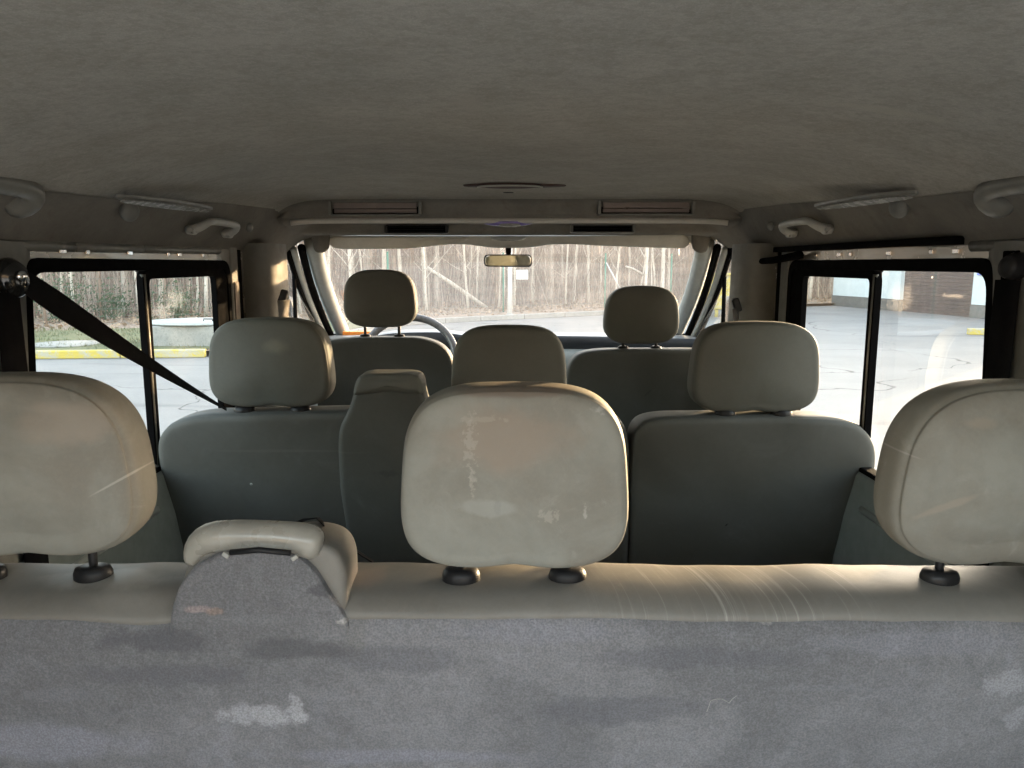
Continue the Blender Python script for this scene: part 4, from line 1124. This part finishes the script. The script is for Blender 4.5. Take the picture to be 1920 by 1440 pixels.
o = outl([(1168, 1330), (1176, 1080), (1183, 870), (1186, 815), (1200, 792), (1240, 783), (1420, 781), (1570, 783), (1615, 793), (1642, 820), (1650, 850), (1640, 920), (1606, 1060), (1560, 1330)], Y2, z2, k2, .03, 150)
pad(o, lin(Y2, z2, k2), .13, .022, .05, .012, True, .007, seed=4).build('backrest', M['vinyl_back'], r2b, sub=1)
MB().box((.56, 1.95, FL + .32), (.46, .48, .16)).build('seat_cushion', M['vinyl_back'], r2b, False, bevel=.04)
MB().box((.56, 1.95, FL + .12), (.42, .3, .24)).build('seat_base', M['dark_plastic'], r2b, False, bevel=.01)
hr_px(r2b, 1297, 1532, 601, 774, 1.645, M['vinyl'], zseat=zc2 - .006, yseat=1.668, psp=.062)
# ---------- first row
Y1 = 2.60
for (nm, lab, P, hx0, hx1, hy0, hy1, xc, ps, zt) in [
    ('driver_seat', 'driver seat at the front left behind the steering wheel', [(596, 1000), (592, 700), (596, 650), (610, 638), (660, 633), (790, 633), (828, 645), (848, 668), (852, 700), (848, 1000)], 645, 781, 505, 614, -.5, (679, 744), 633),
    ('passenger_seat', 'front right passenger seat with a lower headrest', [(1064, 1000), (1062, 710), (1066, 682), (1082, 663), (1120, 656), (1310, 655), (1352, 662), (1372, 690), (1376, 730), (1370, 1000)], 1133, 1272, 535, 645, .48, (1174, 1237), 655)]:
    st = thing(nm, (xc, 2.9, FL), lab, 'seat', 'seats of the van')
    zt_ = at(955, zt, Y1 + .05).z
    o = outl(P, Y1, zt_, .12, .03, 130)
    pad(o, lin(Y1, zt_, .12), .12, .02, .05, .01, True, .003, seed=xc).build('backrest', M['vinyl_back'], st, sub=1)
    MB().box((xc, 2.98, FL + .32), (.48, .46, .14)).build('seat_cushion', M['vinyl_back'], st, False, bevel=.04)
    hr_px(st, hx0, hx1, hy0, hy1, Y1 + .0, M['vinyl'], zseat=zt_ + .004, yseat=Y1 + .05, psp=(ps[1] - ps[0]) / 2 / F * Y1, puck=.85, n_=3.4, notch=.0)

# ================================================================== SEAT BELTS
def strap(mb, pts, wdir, wd, th=.0014):
    """flat strap along pts; wdir = list of width directions"""
    rows = []
    for p, q, w2 in zip(pts, wdir, wd):
        p = Vector(p); q = Vector(q).normalized()
        rows.append([p - q * w2 / 2, p + q * w2 / 2])
    n = len(rows); vs = []; fs = []
    for (a, b), i in zip(rows, range(n)):
        t = (Vector(pts[min(i + 1, n - 1)]) - Vector(pts[max(i - 1, 0)])).normalized()
        nn = t.cross((b - a).normalized()) * th / 2
        vs += [a - nn, b - nn, b + nn, a + nn]
    for i in range(n - 1):
        for k in range(4): fs.append((i * 4 + k, i * 4 + (k + 1) % 4, i * 4 + 4 + (k + 1) % 4, i * 4 + 4 + k))
    fs += [(0, 1, 2, 3), ((n - 1) * 4, (n - 1) * 4 + 3, (n - 1) * 4 + 2, (n - 1) * 4 + 1)]
    mb.add(vs, fs); return mb
A = atx(38, 522, -.755); B_ = at(425, 768, 1.60)
bl = thing('seat_belt', A, 'black seat belt running diagonally across the left side window to the second row seat', 'seat belt', 'black seat belts')
pts = []; wd = []; wdir = []
for k in range(15):
    u = k / 14
    p = A.lerp(B_, u); p.z -= .006 * sin(pi * u); pts.append(p)
    wdir.append(Vector((0, .35, 1)).lerp(Vector((-.36, 1.0, -.13)), u ** .75 * .97)); wd.append(.046 if u > .12 else .036 + .1 * u * .8)
strap(MB(), pts, wdir, wd).build('webbing', M['web'], bl, False)
mb = MB(); P0 = A + Vector((.002, -.008, -.02)); hp = []
for k in range(6):
    u = k / 5; hp.append(Vector((-.758, 1.165 + .012 * u, A.z - .02 - .62 * u)))
strap(mb, hp, [(0.2, 1, 0)] * 6, [.046] * 6).build('hanging_webbing', M['web'], bl)
MB().lathe(A + Vector((-.004, -.012, .0)), [(.004, .016), (.013, .015), (.022, .010), (.027, .0), (.027, -.01), (.004, -.01)], 28, axis=(1, -.3, 0), sx=1.2).build('anchor_cover', plain('glossy_black', (.012, .012, .012), .12, var=.05, coat=.6), bl)
q = A + Vector((.014, -.018, .004))
MB().lathe(q, [(.002, .004), (.007, .003), (.009, .0), (.002, -.002)], 16, axis=(1, -.5, 0)).build('bolt', M['chrome'], bl)
# right rear belt
A = atx(1900, 500, .757)
br = thing('seat_belt', A, 'black seat belt hanging down the right rear pillar at the photo edge', 'seat belt', 'black seat belts')
strap(MB(), [Vector((.757, A.y + .01 + .012 * k / 5, A.z - .02 - .62 * k / 5)) for k in range(6)], [(-.2, 1, 0)] * 6, [.046] * 6).build('webbing', M['web'], br)
MB().lathe(A, [(.004, .016), (.013, .015), (.015, .010), (.018, .0), (.018, -.01), (.004, -.01)], 28, axis=(-1, -.3, 0), sx=1.2).build('anchor_cover', M['dark_plastic'], br)
mb = MB()
for k in range(3): mb.box((.770, 1.175 + .014 * k, Z(-.26)), (.012, .008, .56))
mb.build('rubber_ribs', M['rubber'], van, False, bevel=.002)
# front belts at the B pillars
for s, px, py, lab in [(-1, 531, 556, 'grey seat belt and guide on the left door pillar beside the driver headrest'), (1, 1381, 572, 'grey seat belt and guide on the right door pillar beside the passenger headrest')]:
    A = at(px, py, 2.262)
    fb = thing('seat_belt', A, lab, 'seat belt', 'front seat belts')
    MB().box(A, (.022, .02, .042), ry=s * -.35).build('belt_guide', M['dark_plastic'], fb, True, bevel=.006)
    strap(MB(), [A + Vector((-s * .004, -.01, -.01)), A + Vector((-s * .004, -.02, -.05)), A + Vector((-s * .012, -.03, -.12)), A + Vector((-s * .02, -.03, -.35))], [(.75, .7, 0), (.5, .8, 0), (.45, .8, 0), (.4, .8, 0)], [.04, .035, .04, .04]).build('webbing', M['web_grey'], fb)
# middle belt leaving the rear bench housing
A, B_ = at(572, 974, .90), at(697, 1052, 1.0)
mbt = thing('seat_belt', A, 'black seat belt leaving the belt housing of the rear bench', 'seat belt', 'black seat belts')
strap(MB(), [A + Vector((-.03, -.005, -.012)), A, A + Vector((.014, .006, .0)), A.lerp(B_, .5), B_, B_ + Vector((.05, .05, -.12))], [(-.12, .9, -.30)] * 6, [.034] * 6, .0025).build('webbing', M['web'], mbt, False)

# a fallen hair on the carpet
def onback(px, py): return at(px, py, .848) + Vector((0, -.0028, 0))
MB().tube([onback(x, y) for x, y in [(1324, 1332), (1328, 1322), (1331, 1312), (1338, 1309), (1345, 1308), (1352, 1308), (1360, 1312), (1366, 1316), (1372, 1308), (1380, 1302)]], .00035, 5).build('hair', M['light_plastic'], r3)
